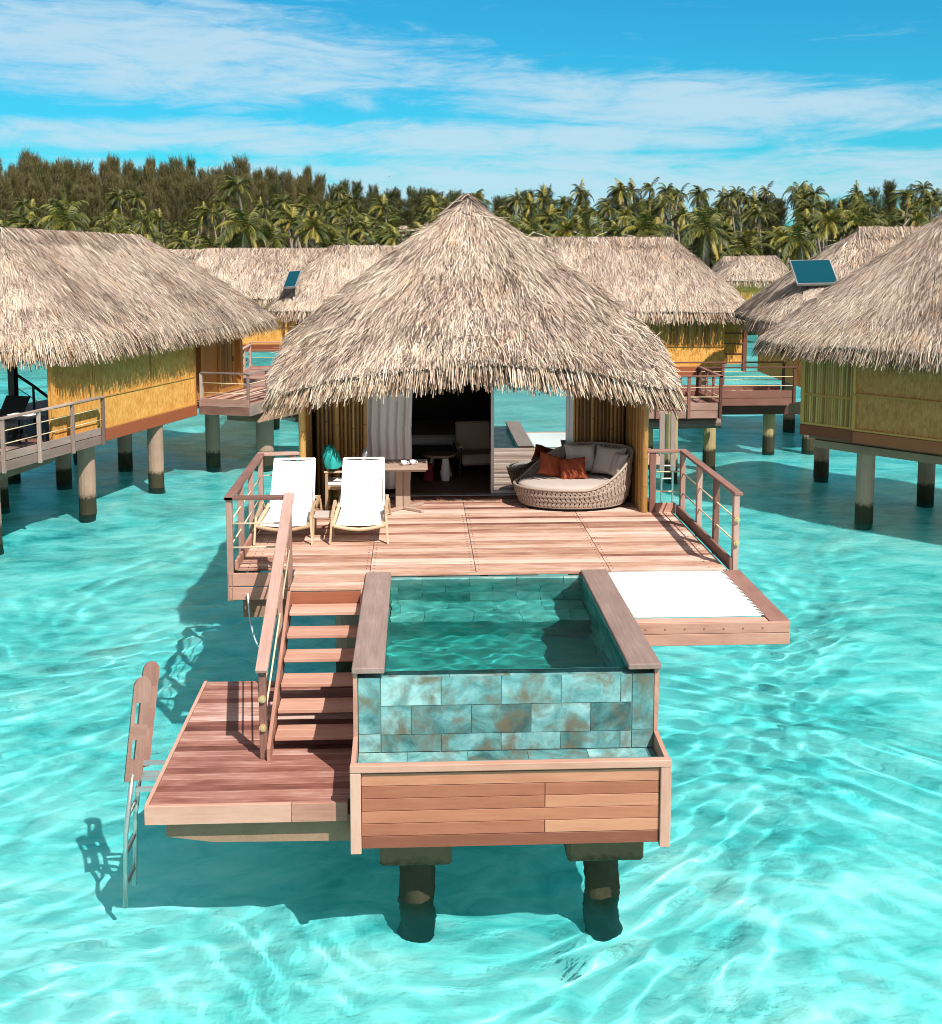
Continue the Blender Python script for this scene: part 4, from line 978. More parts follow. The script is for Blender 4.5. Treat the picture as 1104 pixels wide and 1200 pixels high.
def pillow(name, mat, label, w_, h_, d_, loc, rot):
    n = 15; P1 = []; P2 = []
    for i in range(n):
        r1 = []; r2 = []
        for j in range(n):
            u, v = -1 + 2 * i / (n - 1), -1 + 2 * j / (n - 1)
            k = max(0, (1 - u ** 4)) ** .5 * max(0, (1 - v ** 4)) ** .5; pin = 1 - .10 * (1 - abs(u) ** 2) * abs(v) ** 3; pin2 = 1 - .10 * (1 - abs(v) ** 2) * abs(u) ** 3
            x, z = u * w_ / 2 * pin2, v * h_ / 2 * pin; wv = .006 * math.sin(u * 7 + v * 3)
            r1.append((x, d_ / 2 * k + wv, z)); r2.append((x, -d_ / 2 * k + wv, z))
        P1.append(r1); P2.append(r2[::-1])
    mb = MB(); mb.grid(P1, .5); mb.grid(P2, .5); o = mb.build(name, M[mat], None, smooth=True)
    o.location = loc; o.rotation_euler = [R(a) for a in rot]; tag(o, label, 'pillow', 'pillows on the daybed'); return o
pillow('back_pillow', 'greyfab', 'grey square pillow leaning at the middle of the daybed back, behind the rust ones', .56, .50, .18, (2.78, 19.82, D + .70), (-22, 0, 6))
pillow('back_pillow', 'greyfab', 'grey square pillow in the daybed corner nearest the bamboo wall', .58, .50, .18, (3.22, 19.60, D + .69), (-24, 0, -38))
pillow('back_pillow', 'greyfab', 'sunlit edge grey pillow against the raised right rim of the daybed', .40, .44, .16, (3.34, 19.36, D + .66), (-22, 0, -72))
pillow('scatter_pillow', 'rust', 'rust orange pillow on the daybed, tilted, the left one of the pair', .46, .42, .15, (2.26, 19.66, D + .60), (-32, 18, 12))
pillow('scatter_pillow', 'rust', 'rust orange pillow on the daybed, lying against the grey back pillow', .46, .42, .15, (2.60, 19.48, D + .58), (-42, -8, -8))
# ------------------------------------------------------------------ neighbouring bungalows
def lp(root, mb, name, mat, parent=None, **k): return mb.build(name, M[mat], parent or root, **k)
def loc2(O, rz, x, y): return (O[0] + math.cos(rz) * x - math.sin(rz) * y, O[1] + math.sin(rz) * x + math.cos(rz) * y)
def pile(root, x, y, top, r=.2, mat='conc', n=16):
    mb = MB(); mb.cyl((x, y, -2.6), (x, y, top), r, n=n); return lp(root, mb, 'support_pile', mat)
def deck_rail(label, root_pts, zf, h=.92, group=None, mat='rail', every=1.3, thick=.085, rods=(.33, .62), drop=.32):
    """railing along a polyline of plan points on a floor at zf"""
    pts = [(x, y, zf + h) for x, y in root_pts]; posts = []; drops = []
    for i, ((x0, y0), (x1, y1)) in enumerate(zip(root_pts[:-1], root_pts[1:])):
        Ls = math.hypot(x1 - x0, y1 - y0); n = max(1, round(Ls / every))
        for k in range(0 if i == 0 else 1, n + 1):
            t = k / n; posts.append((x0 + (x1 - x0) * t, y0 + (y1 - y0) * t, zf + h - .02, zf - drop, thick, thick))
        for q in rods: drops.append(((x0, y0, zf + q), (x1, y1, zf + q)))
    return railing(label, pts, posts, drops, 0, group=group, mat=mat, name='walkway_railing', hr=.12)

# --- left bungalow
LO_, LR = (-10.61, 31.04), R(-18.2)
lh = thing('thatched_bungalow', 'large thatched bungalow with bright yellow walls at the left edge', 'bungalow', (*LO_, 0), LR)
thatch(lh, rrect(-2.95, 2.95, -2.2, 10.6, 4.42, .9), (0, .2, 7.12), (0, 6.9, 6.98), 150000, 340, 1.05, .10, 2, sides=lambda A: np.where((A[:, 0] > -.6) | (A[:, 1] < 1.5), 1., .12))
HW = 2.6
mb = MB(); mb.box(HW - .1, HW, -1.68, 5.3, 2.085, 4.42); lp(lh, mb, 'wall', 'woven')
mb = MB(); mb.beam((2.52, -1.60, 3.25), (-.55, 2.85, 3.25), .08, 2.3); lp(lh, mb, 'glazed_front', 'darkwood')
mb = MB(); mb.box(-.62, -.52, 2.9, 9.2, 2.085, 4.42); lp(lh, mb, 'wall', 'woven')
mb = MB(); mb.box(HW - .14, HW + .03, -1.72, 5.32, 1.76, 2.08); lp(lh, mb, 'baseboard', 'base', bevel=.01)
for (y0, y1, z0, z1) in ((-1.70, 5.31, 2.90, 2.935), (-1.70, 5.31, 2.085, 2.125), (-1.70, -1.63, 2.13, 4.42), (5.24, 5.31, 2.13, 4.42), (.05, .09, 2.94, 4.42), (2.8, 2.84, 2.94, 4.42)):
    mb = MB(); mb.box(HW, HW + .022, y0, y1, z0, z1); lp(lh, mb, 'wall_batten', 'wtrim')
mb = MB(); mb.box(-HW, HW, -1.6, 9.2, 1.95, 2.03); lp(lh, mb, 'floor_slab', 'brown')
# entry recess
mb = MB(); mb.box(HW - .62, HW - .55, 5.3, 9.2, 2.085, 4.42); lp(lh, mb, 'entry_wall', 'wtrim')
mb = MB(); mb.box(HW - .54, HW - .50, 5.35, 6.3, 2.1, 4.6); lp(lh, mb, 'shutter', 'brown')
d_ = None
mb = MB(); mb.box(HW - .545, HW - .50, 7.75, 8.75, 2.1, 4.3, .3); dl = lp(lh, mb, 'door', 'wtrim')
mb = MB()
for i in range(12): mb.cyl((HW - .485, 7.83 + i * .077, 2.3), (HW - .485, 7.83 + i * .077, 4.2), .03, n=8)
lp(lh, mb, 'bamboo_infill', 'bamboodk', dl)
mb = MB(); mb.box(HW - .47, HW - .44, 8.62, 8.66, 3.05, 3.2); lp(lh, mb, 'door_handle', 'black', dl)
for y in (6.5, 9.15):
    mb = MB(); mb.box(HW - .56, HW - .40, y - .08, y + .08, 2.085, 4.6); lp(lh, mb, 'door_post', 'wtrim')
mb = MB(); mb.box(HW + .0, HW + .03, 4.9, 4.98, 3.85, 4.1); lp(lh, mb, 'wall_lamp', 'black')
for x, y in ((2.36, 0), (2.36, 3.36), (2.36, 6.74), (-.43, 3.08), (-.2, 5.92), (-.4, 0.2), (-2.3, 0), (-2.3, 3.3), (-2.3, 6.7)): pile(lh, x, y, 1.95, .22)
# entry deck of the left bungalow
le = thing('entry_deck', 'small timber entry deck at the far end of the left bungalow', 'deck', (*LO_, 0), LR)
mb = MB()
for i in range(16): mb.box(HW - .55 + i * .139, HW - .55 + i * .139 + .13, 5.45, 9.6, 2.06, 2.10)
lp(le, mb, 'deck_boards', 'deck')
mb = MB(); mb.box(HW + .04, 4.25, 5.40, 5.44, 1.78, 2.02); mb.box(HW + .04, 4.25, 5.41, 5.445, 2.03, 2.26); lp(le, mb, 'front_fascia', 'rail', bevel=.005)
mb = MB(); mb.box(4.255, 4.30, 5.42, 9.6, 1.78, 2.12); lp(le, mb, 'side_fascia', 'grey', bevel=.005)
mb = MB(); mb.prism([(3.05, 6.2, 1.98), (4.2, 6.2, 1.98), (5.4, 6.9, 1.98), (5.3, 6.9, 1.72), (4.2, 6.2, 1.48), (3.15, 6.2, 1.52)], (0, 1.6, 0)); lp(le, mb, 'concrete_beam', 'taupe')
pile(le, 3.9, 7.2, 1.6, .27)
P = lambda x, y: loc2(LO_, LR, x, y)
deck_rail('weathered railing around the entry deck between the left and the nearest bungalow', [P(2.70, 5.46), P(4.22, 5.46), P(4.22, 9.2)], 2.10, .92, None, 'grey', 1.35)
# terrace in front of the left bungalow
lt = thing('sun_deck', 'weathered terrace deck in front of the left bungalow, cut by the picture edge', 'deck', (*LO_, 0), LR)
mb = MB()
for i in range(46): mb.box(-2.9, 2.8, -8.2 + i * .139, -8.2 + i * .139 + .13, 2.03, 2.07)
for i in range(12): mb.box(2.66, 2.8, -1.8 + i * .14, -1.8 + i * .14 + .13, 2.03, 2.07)
lp(lt, mb, 'deck_boards', 'grey')
mb = MB(); mb.box(2.80, 2.84, -8.2, .1, 1.78, 2.0); mb.box(2.805, 2.835, -8.2, .1, 2.02, 2.2); lp(lt, mb, 'side_fascia', 'grey', bevel=.005)
mb = MB(); mb.prism([(2.5, -4.3, 1.78), (2.5, -1.2, 1.78), (2.5, -1.6, 1.58), (2.5, -4.3, 1.5)], (-.5, 0, 0)); lp(lt, mb, 'concrete_beam', 'taupe')
pile(lt, 2.1, -3.4, 1.6, .22); pile(lt, -1.5, -3.4, 1.7, .22)
deck_rail('grey weathered railing along the terrace of the left bungalow', [P(2.88, .02), P(2.88, -1.28), P(2.88, -2.6), P(2.88, -3.9)], 2.08, .90, None, 'grey', 1.3)
# things on that terrace
t = thing('support_post', 'dark post holding up the eave of the left bungalow', 'post', (*P(.9, -.8), 2.07), LR)
mb = MB(); mb.box(-.09, .09, -.09, .09, .121, 2.3); lp(t, mb, 'shaft', 'black', bevel=.01)
mb = MB(); mb.box(-.13, .13, -.13, .13, 0, .12); lp(t, mb, 'foot_plate', 'black', bevel=.01)
t = thing('stair_railing', 'thin dark handrail sloping down to the water behind the left terrace', 'railing', (-10.2, 32, 2.07))
mb = MB(); mb.tube([(-.45, -.2, 1.40), (.05, 0, .98), (.60, .2, .46)], .04, 8); lp(t, mb, 'handrail', 'black')
for k in (.35, .7):
    mb = MB(); mb.tube([(-.45, -.2, 1.40 - k), (.05, 0, .98 - k), (.60, .2, .46 - k)], .014, 6); lp(t, mb, 'rod', 'cable')
for xx, yy, zz in ((-.45, -.2, 1.40), (.05, 0, .98), (.60, .2, .46)):
    mb = MB(); mb.cyl((xx, yy, zz), (xx, yy, zz - 1.2), .035, n=8); lp(t, mb, 'baluster', 'black')
t = thing('terrace_table', 'dark table with a white cloth on the shaded terrace of the left bungalow', 'table', (*P(2.25, -2.35), 2.07), LR)
mb = MB(); mb.box(-.4, .4, -.4, .4, .70, .745); lp(t, mb, 'table_top', 'black', bevel=.01)
mb = MB(); mb.box(-.3, .3, -.15, .2, .747, .765); lp(t, mb, 'cloth', 'white', bevel=.005)
for sx in (-.34, .34):
    for sy in (-.34, .34):
        mb = MB(); mb.cyl((sx, sy, 0), (sx, sy, .70), .03, n=8); lp(t, mb, 'leg', 'black')
t = thing('terrace_lounger', 'dark lounger with a raised back on the shaded terrace of the left bungalow', 'sun lounger', (*P(1.25, -2.1), 2.07), LR)
mb = MB(); mb.box(-.33, .33, -1.1, .5, .28, .36); lp(t, mb, 'seat', 'black', bevel=.02)
mb = MB(); mb.prism([(-.33, .45, .30), (-.33, .52, .36), (-.33, 1.05, 1.0), (-.33, .98, 1.02)], (.66, 0, 0)); lp(t, mb, 'backrest', 'black', bevel=.01)
for sx in (-.28, .28):
    for sy in (-1.0, .4):
        mb = MB(); mb.box(sx - .025, sx + .025, sy - .025, sy + .025, 0, .28); lp(t, mb, 'leg', 'black')

# --- right bungalow
RO_, RR = (12.81, 29.97), R(40)
rh = thing('thatched_bungalow', 'large thatched bungalow with shaded olive walls at the right edge', 'bungalow', (*RO_, 0), RR)
thatch(rh, rrect(-2.95, 2.95, -8.5, 3.05, 4.42, .9), (0, -6, 7.58), (0, -.75, 7.60), 130000, 340, 1.05, .06, 3, sides=lambda A: np.where((A[:, 0] < .8) & (A[:, 1] > -6.5), 1., .08))
mb = MB(); mb.box(-HW, -HW + .1, .165, 1.65, 2.265, 4.42); lp(rh, mb, 'wall', 'woven_shaded')
mb = MB(); mb.box(-HW - .09, -HW + .1, -7, .16, 2.26, 4.42); lp(rh, mb, 'wall', 'woven_shaded')
mb = MB(); mb.box(-HW + .1, HW, 1.55, 1.65, 2.265, 4.42); lp(rh, mb, 'wall', 'woven_shaded')
mb = MB(); mb.box(HW - .1, HW, -7, 1.55, 2.265, 4.42); lp(rh, mb, 'wall', 'woven_shaded')
mb = MB()
for i in range(22): mb.cyl((-HW - .005, .23 + i * .062, 2.33), (-HW - .005, .23 + i * .062, 4.42), .024, n=8)
lp(rh, mb, 'bamboo_panel', 'bamboo')
for (x, y0, y1, z0, z1) in ((-HW - .035, .17, 1.64, 2.27, 2.33), (-HW - .035, .17, 1.64, 3.00, 3.07), (-HW - .04, 1.56, 1.66, 2.335, 4.42), (-HW - .125, -7, .165, 2.27, 2.32), (-HW - .125, -7, .165, 3.13, 3.19), (-HW - .13, .09, .17, 2.325, 3.125), (-HW - .13, .115, .17, 3.195, 4.42)):
    mb = MB(); mb.box(x, x + .035, y0, y1, z0, z1); lp(rh, mb, 'wall_batten', 'wtrim')
mb = MB(); mb.box(-HW - .03, -HW + .1, .165, 1.68, 1.99, 2.262); lp(rh, mb, 'baseboard', 'base', bevel=.01)
mb = MB(); mb.box(-HW - .12, -HW + .1, -7, .155, 1.98, 2.257); lp(rh, mb, 'baseboard', 'base', bevel=.01)
mb = MB(); mb.box(-HW + .12, HW - .12, -7, 1.5, 1.90, 2.2); lp(rh, mb, 'floor_slab', 'taupe')
mb = MB(); mb.box(1.0, HW - .12, 1.51, 4.3, 1.90, 2.19); lp(rh, mb, 'entry_slab', 'taupe')
mb = MB(); mb.box(-HW + .05, -HW + .45, -7, 1.3, 1.70, 1.89); lp(rh, mb, 'floor_beam', 'taupe')
for x, y in ((-2.3, 0), (1.14, .13), (-2.2, -3.6), (.9, -3.6), (2.2, 3.9)): pile(rh, x, y, 1.88, .22)

# --- bungalows further back, ridges running across the view
def far_hut(label, O, x0, x1, r0, r1, zr, n, fr, seed, hw=2.6, ov=.45, E=4.33, zb=2.1, base=True, piles=(), size=1.2, w0=.8, w1=1.1, front_only=True, wallmat='woven', name='thatched_bungalow'):
    t = thing(name, label, 'bungalow', (*O, 0), R(-90))
    sd = (lambda A: np.where(A[:, 0] > -.4, 1., .1)) if front_only else None
    thatch(t, rrect(-hw - ov, hw + ov, x0, x1, E, .9), (0, r0, zr), (0, r1, zr), n, fr, size, .08, seed, sides=sd)
    mb = MB(); mb.box(hw - .1, hw, x0 + w0, x1 - w1, zb, E + .08); lp(t, mb, 'wall', wallmat)
    mb = MB(); mb.box(-hw, hw - .1, x0 + w0, x0 + w0 + .1, zb, E + .08); lp(t, mb, 'wall', wallmat)
    mb = MB(); mb.box(-hw, hw - .1, x1 - w1 - .1, x1 - w1, zb, E + .08); lp(t, mb, 'wall', wallmat)
    if base:
        mb = MB(); mb.box(hw - .12, hw + .03, x0 + w0 - .02, x1 - w1 + .02, zb - .33, zb - .003); lp(t, mb, 'baseboard', 'base')
        for z0, z1 in ((zb + .003, zb + .06), (zb + .78, zb + .84)):
            mb = MB(); mb.box(hw, hw + .03, x0 + w0, x1 - w1, z0, z1); lp(t, mb, 'wall_batten', 'wtrim')
    for x, y in piles: pile(t, x, y, zb - .1, .22, n=12)
    return t
hc = far_hut('thatched bungalow with an orange lit wall behind the right slope of the nearest roof', (0, 47.7), 1.2, 12.9, 4., 10.3, 6.98, 52000, 190, 4, piles=((2.4, 4), (2.4, 8), (2.4, 11), (-2, 11), (-2, 7)))
mb = MB()
for i in range(60): mb.cyl((HW + .012, 5.0 + i * .11, 2.98), (HW + .012, 5.0 + i * .11, 4.5), .03, n=6)
lp(hc, mb, 'bamboo_panel', 'bamboo')
mb = MB(); mb.box(1.5, 1.6, 11.7, 12.8, 2.1, 4.6); lp(hc, mb, 'entry_wall', 'woven')
for z in (2.5, 2.9, 3.3):
    mb = MB(); mb.box(1.6, 1.63, 11.7, 12.8, z, z + .04); lp(hc, mb, 'wall_batten', 'brown')
mb = MB(); mb.box(1.45, 1.65, 12.8, 12.95, 1.8, 4.6); lp(hc, mb, 'corner_post', 'brown')
hb = far_hut('thatched bungalow with a small solar panel behind the left slope of the nearest roof', (0, 49.0), -5.75, 3.2, -3.45, 1.2, 6.64, 36000, 170, 5, piles=((2.4, -4.5), (2.4, -1), (-2, -4)))
mb = MB(); mb.box(HW + .0, HW + .03, -4.65, -4.15, 2.15, 4.2); w_ = lp(hb, mb, 'window', 'brown')
mb = MB(); mb.box(HW + .031, HW + .04, -4.58, -4.22, 2.3, 4.1); lp(hb, mb, 'pane', 'panel', w_)
for y in (-5.1, -4.1, -3.9, -3.1):
    mb = MB(); mb.box(HW + .003, HW + .06, y - .05, y + .05, 2.15, 4.3); lp(hb, mb, 'wall_batten', 'wtrim')
ha = far_hut('long thatched roof seen between the left bungalow and the solar panel roof', (0, 58.8), -11.6, -2.5, -10.2, -4, 6.5, 18000, 100, 6, size=1.3)
ha2 = far_hut('pale thatched ridge just above the slope of the left bungalow roof', (0, 67), -18.5, -8, -16.5, -11.2, 6.40, 5000, 40, 7, size=1.4)
hd = far_hut('thatched bungalow carrying the big solar panel left of the right edge bungalow', (0, 40.9), 11.65, 24, 15.3, 21, 7.3, 42000, 170, 8, w0=1.0, piles=((2.3, 13), (-2, 13.7), (2.2, 17)))
he = far_hut('small hip roofed thatched pavilion far back before the palms', (0, 81.8), 20.4, 25.6, 22.4, 24.9, 5.88, 5000, 60, 9, hw=2.0, ov=.45, E=4.4, zb=2.6, size=1.4, w0=.5, w1=.5, base=False)
he2 = far_hut('grey thatched gable peeping out behind the small far pavilion', (0, 95), 23.6, 28, 24.6, 27, 5.7, 1500, 60, 10, hw=1.6, ov=.8, E=4.3, zb=2.8, size=1.5, base=False)
for i, (x, y, z, w_, n) in enumerate(((-5.6, 118, 8.9, 2.9, 2600), (-1.2, 122, 8.5, 1.6, 1500), (16.4, 122, 8.4, 1.7, 1500))):
    far_hut(('tall peaked thatched roof on the shore among the palms left of the nearest roof peak', 'narrow thatched peak on the shore touching the nearest roof left of its top', 'thatched peak on the shore right of the nearest roof top')[i], (0, y), x - w_, x + w_, x - .3, x + .3, z, n, 20, 20 + i, hw=w_ - .5, ov=.5, E=5.4, zb=1.2, size=1.7, base=False, w0=.5, w1=.5)

# solar panels resting on the roofs
def solar(label, c_, u, v, w, h):
    """c_: centre, u: along the width, v: up the slope"""
    u = V(u); u = u / np.linalg.norm(u); v = V(v); v = v - u * (u @ v); v = v / np.linalg.norm(v); n_ = np.cross(u, v); c_ = V(c_)
    t = thing('solar_panel', label, 'solar panel', c_)
    def bx(name, mat, u0, u1, v0, v1, n0, n1):
        mb = MB(); a = u * u0 + v * (v0 + v1) / 2 + n_ * (n0 + n1) / 2; b_ = u * u1 + v * (v0 + v1) / 2 + n_ * (n0 + n1) / 2
        mb.beam(a, b_, v1 - v0, n1 - n0, up=n_); return mb.build(name, M[mat], t)
    bx('collector', 'panel', -w / 2 + .025, w / 2 - .025, -h / 2 + .025, h / 2 - .025, -.02, .042)
    for a in ((-w / 2, -w / 2 + .024, -h / 2, h / 2), (w / 2 - .024, w / 2, -h / 2, h / 2), (-w / 2 + .025, w / 2 - .025, -h / 2, -h / 2 + .024), (-w / 2 + .025, w / 2 - .025, h / 2 - .024, h / 2)):
        bx('frame', 'alu', a[0], a[1], a[2], a[3], -.05, .04)
    for s in (-.35, .35):
        mb = MB(); q = c_ - c_ + u * w * s - v * h * .45; mb.cyl(q - n_ * .05, q - V(0, 0, .40), .025, n=8); mb.build('support_leg', M['black'], t)
    return t
solar('large blue green solar panel on the roof left of the right edge bungalow', (13.22, 39.27, 5.85), (1, -.08, .02), (.62, 1.0, .70), 1.34, 1.36)
solar('small blue green solar panel behind the left slope of the nearest roof', (-4.75, 46.6, 5.42), (1, -.2, .10), (.85, 1., .75), .50, 1.15)

# --- walkways
wk = thing('walkway', 'long timber walkway crossing the water behind the nearest bungalow', 'walkway', (3.8, 38.3, 2.1))
mb = MB()
for i in range(120):
    x = -4.6 + i * .14; mb.box(x, x + .131, 37.65, 39.2, 1.90, 1.94)
mb.build('deck_boards', M['rail'], wk, off=(3.8, 38.3, 2.1))
for y, m_ in ((37.62, 'brown'), (39.22, 'brown')):
    for z0, z1 in ((1.63, 1.86), (1.88, 2.11)):
        mb = MB(); mb.box(-4.6, 12.2, y - .02 - (.004 if z0 > 2 else 0), y + .02, z0, z1, .7); mb.build('side_fascia', M[m_], wk, off=(3.8, 38.3, 2.1))
mb = MB(); mb.box(-4.4, 12.1, 38.0, 38.3, 1.28, 1.62); mb.build('beam', M['brown'], wk, off=(3.8, 38.3, 2.1))
for x in (-1.5, 3, 11.6):
    mb = MB(); mb.cyl((x, 38.4, -2.6), (x, 38.4, 1.5), .2, n=12); mb.build('support_pile', M['logpile'], wk, off=(3.8, 38.3, 2.1))
deck_rail('railing on the near side of the long walkway beside the right edge bungalow', [(9.0, 37.60), (12.15, 37.60)], 1.94, .92, None, 'brown', 2.2, drop=.5)
deck_rail('railing on the far side of the long walkway before the orange walled bungalow', [(8.2, 39.25), (12.3, 39.25)], 1.94, .92, None, 'brown', 2.2, drop=.4)
ld = thing('landing', 'dark timber landing on log piles right of the nearest bungalow', 'landing', (8, 36.3, 2.1))
mb = MB()
for i in range(19): y = 34.95 + i * .14; mb.box(6.7, 9.0, y, y + .131, 1.90, 1.94)
mb.build('deck_boards', M['rail'], ld, off=(8, 36.3, 2.1))
for z0, z1 in ((1.63, 1.86), (1.875, 2.09)):
    mb = MB(); mb.box(6.7, 9.0, 34.88, 34.925, z0, z1, .6); mb.build('front_fascia', M['rail'], ld, off=(8, 36.3, 2.1))
    mb = MB(); mb.box(9.01, 9.05, 34.9, 37.6, z0, z1, .3); mb.build('side_fascia', M['brown'], ld, off=(8, 36.3, 2.1))
mb = MB(); mb.tube([(6.7, 35.3, 1.40), (8.0, 35.28, 1.42), (9.15, 35.25, 1.45)], [.16, .17, .17], 12); mb.build('log_beam', M['grey'], ld, off=(8, 36.3, 2.1))
for x, y in ((9.0, 35.9), (7.45, 34.2), (7.2, 36.6)):
    mb = MB(); mb.cyl((x, y, -2.6), (x, y, 1.88), .22, .19, n=14); mb.build('log_pile', M['logpile'], ld, off=(8, 36.3, 2.1))
deck_rail('dark red railing around the landing on log piles right of the nearest bungalow', [(7.15, 34.86), (9.05, 34.86), (9.05, 37.5)], 1.94, .95, None, 'brown', 1.0)
# lower platform with ladder just behind the right end of the nearest bungalow
lpz = thing('swim_platform', 'low pinkish platform half hidden behind the right end of the nearest bungalow', 'platform', (6.0, 31.5, 1.2))
mb = MB()
for i in range(9): mb.box(5.2, 6.45, 31.0 + i * .14, 31.0 + i * .14 + .13, 1.16, 1.2)
mb.build('deck_boards', M['trim'], lpz, off=(6, 31.5, 1.2))
mb = MB(); mb.box(5.2, 6.45, 30.95, 30.99, .98, 1.19, .8); mb.build('front_fascia', M['trim'], lpz, off=(6, 31.5, 1.2))
mb = MB(); mb.cyl((5.6, 31.8, -2.5), (5.6, 31.8, 1.15), .2); mb.build('support_pile', M['logpile'], lpz, off=(6, 31.5, 1.2))
la = thing('swim_ladder', 'pale ladder boards standing right of the low pinkish platform', 'ladder', (6.75, 31.2, 1.2))
for x in (6.55, 6.85):
    mb = MB(); mb.beam((x, 31.2, .75), (x + .02, 31.35, 2.35), .15, .05, up=(0, 1, 0)); mb.build('grab_board', M['grey'], la, bevel=.02, off=(6.75, 31.2, 1.2))
    mb = MB(); mb.cyl((x, 31.2, -1.), (x, 31.2, .9), .03, n=8); mb.build('stile', M['steel'], la, off=(6.75, 31.2, 1.2))
for z in (.2, .55, .9, 1.25):
    mb = MB(); mb.cyl((6.55, 31.22, z), (6.85, 31.22, z), .022, n=8); mb.build('rung', M['steel'], la, off=(6.75, 31.2, 1.2))
# cross walkway on the left, seen between the two roofs
wl = thing('walkway', 'short walkway leading back to the solar panel bungalow on the left', 'walkway', (-5.3, 42, 2.1))
mb = MB()
for i in range(46): y = 39.3 + i * .14; mb.box(-6.2, -4.4, y, y + .131, 2.06, 2.10)
mb.build('deck_boards', M['rail'], wl, off=(-5.3, 42, 2.1))
for x in (-6.23, -4.37):
    mb = MB(); mb.box(x - .02, x + .02, 39.3, 45.7, 1.8, 2.22); mb.build('side_fascia', M['rail'], wl, off=(-5.3, 42, 2.1))
for x, y in ((-5.3, 41), (-5.3, 44.5)):
    mb = MB(); mb.cyl((x, y, -2.6), (x, y, 1.9), .2, n=12); mb.build('support_pile', M['conc'], wl, off=(-5.3, 42, 2.1))
deck_rail('left railing of the short walkway in the gap between the left and nearest roofs', [(-6.25, 39.3), (-6.25, 45.2)], 2.1, .92, None, 'rail', 1.5)
deck_rail('right railing of the short walkway in the gap between the left and nearest roofs', [(-4.35, 39.3), (-4.35, 45.2)], 2.1, .92, None, 'rail', 1.5)
deck_rail('railing before the small window of the solar panel bungalow on the left', [(-6.3, 45.7), (-2.4, 45.7)], 2.15, .92, None, 'trim', 1.3)
deck_rail('lower weathered railing at the corner of the entry deck and the long walkway', [(-4.55, 37.6), (-1.5, 37.6)], 2.1, .92, None, 'grey', 1.0)
tb = thing('terrace_deck', 'timber terrace before the small window of the solar panel bungalow', 'deck', (-4.3, 46, 2.1))
mb = MB()
for i in range(30): x = -6.4 + i * .14; mb.box(x, x + .131, 45.72, 46.38, 2.06, 2.1)
mb.build('deck_boards', M['rail'], tb, off=(-4.3, 46, 2.1))
mb = MB(); mb.box(-6.4, -2.3, 45.62, 45.66, 1.78, 2.14); mb.build('front_fascia', M['trim'], tb, off=(-4.3, 46, 2.1))
# ------------------------------------------------------------------ trees of the island
def palm_mesh(seed, H, nf=20, wind=(-.25, 0), spread=3.0, dead=2):
    """returns (trunk verts/faces, crown numpy arrays)"""
    g = np.random.default_rng(seed)
    lean = V(g.normal(0, .10), g.normal(0, .06), 0) * H
    pts = [V(lean[0] * t ** 1.8, lean[1] * t ** 1.8, -.4 + (H + .4) * t) for t in np.linspace(0, 1, 9)]
    top = pts[-1]
    Vs = []; Fs = []; Ts = []; n = 0
    for k in range(nf):
        az = 2.4 * k + g.normal(0, .2); u = (k + .5) / nf
        el = R(78) - u * R(115) + g.normal(0, .12)              # young fronds upright, old ones hanging
        Lf = spread * g.uniform(.85, 1.15) * (.85 + .3 * math.sin(u * 3.1))
        tone = np.clip(.30 + .42 * (1 - u) + g.normal(0, .10), 0, 1)
        if k >= nf - dead: tone = .92 + .08 * g.random()
        elif g.random() < .15: tone = .78
        d = V(math.cos(az) * math.cos(el) + wind[0], math.sin(az) * math.cos(el) + wind[1], math.sin(el)); d /= np.linalg.norm(d)
        p = top.copy(); ns = 13; seg = Lf / ns; rp = [p.copy()]; rd = [d.copy()]
        for i in range(ns):
            d = d + V(wind[0] * .10, wind[1] * .1, -.105 - .03 * i / ns * 3); d /= np.linalg.norm(d); p = p + d * seg; rp.append(p.copy()); rd.append(d.copy())
        sidev = np.cross(rd[3], V(0, 0, 1)); sidev /= np.linalg.norm(sidev) + 1e-9
        # midrib
        for i in range(ns):
            w = .045 * (1 - i / ns) + .008; up_ = np.cross(sidev, rd[i])
            Vs += [rp[i] - sidev * w, rp[i] + sidev * w, rp[i + 1] + sidev * w * .85, rp[i + 1] - sidev * w * .85]; Fs.append((n, n + 1, n + 2, n + 3)); n += 4; Ts.append(min(1, tone + .18))
        m = 30
        for i in range(m):
            s = .10 + .90 * i / (m - 1); f_ = s * ns; j = min(int(f_), ns - 1); q = rp[j] + (rp[j + 1] - rp[j]) * (f_ - j); dd = rd[j]
            Ll = Lf * .30 * (math.sin(min(1, s * 1.15 + .12) * 2.75) ** .7 if s < .97 else .35) * g.uniform(.8, 1.1); Ll = max(Ll, .15)
            for sg in (-1, 1):
                up_ = np.cross(sidev, dd)
                o = sidev * sg * .80 + dd * .50 + up_ * -.10 + V(wind[0] * .5, wind[1] * .5, -.42 + g.normal(0, .12)); o /= np.linalg.norm(o)
                wl = dd * .042 * spread / 3
                mid = q + o * Ll * .55; tip = q + o * Ll + V(0, 0, -.16 * Ll)
                Vs += [q - wl, q + wl, mid + wl * .9, mid - wl * .9, tip + wl * .1, tip - wl * .1]; Fs += [(n, n + 1, n + 2, n + 3), (n + 3, n + 2, n + 4, n + 5)]; n += 6
                t_ = float(np.clip(tone + g.normal(0, .06), 0, 1)); Ts += [t_, t_]
    return pts, np.array(Vs), np.array(Fs), np.array(Ts)
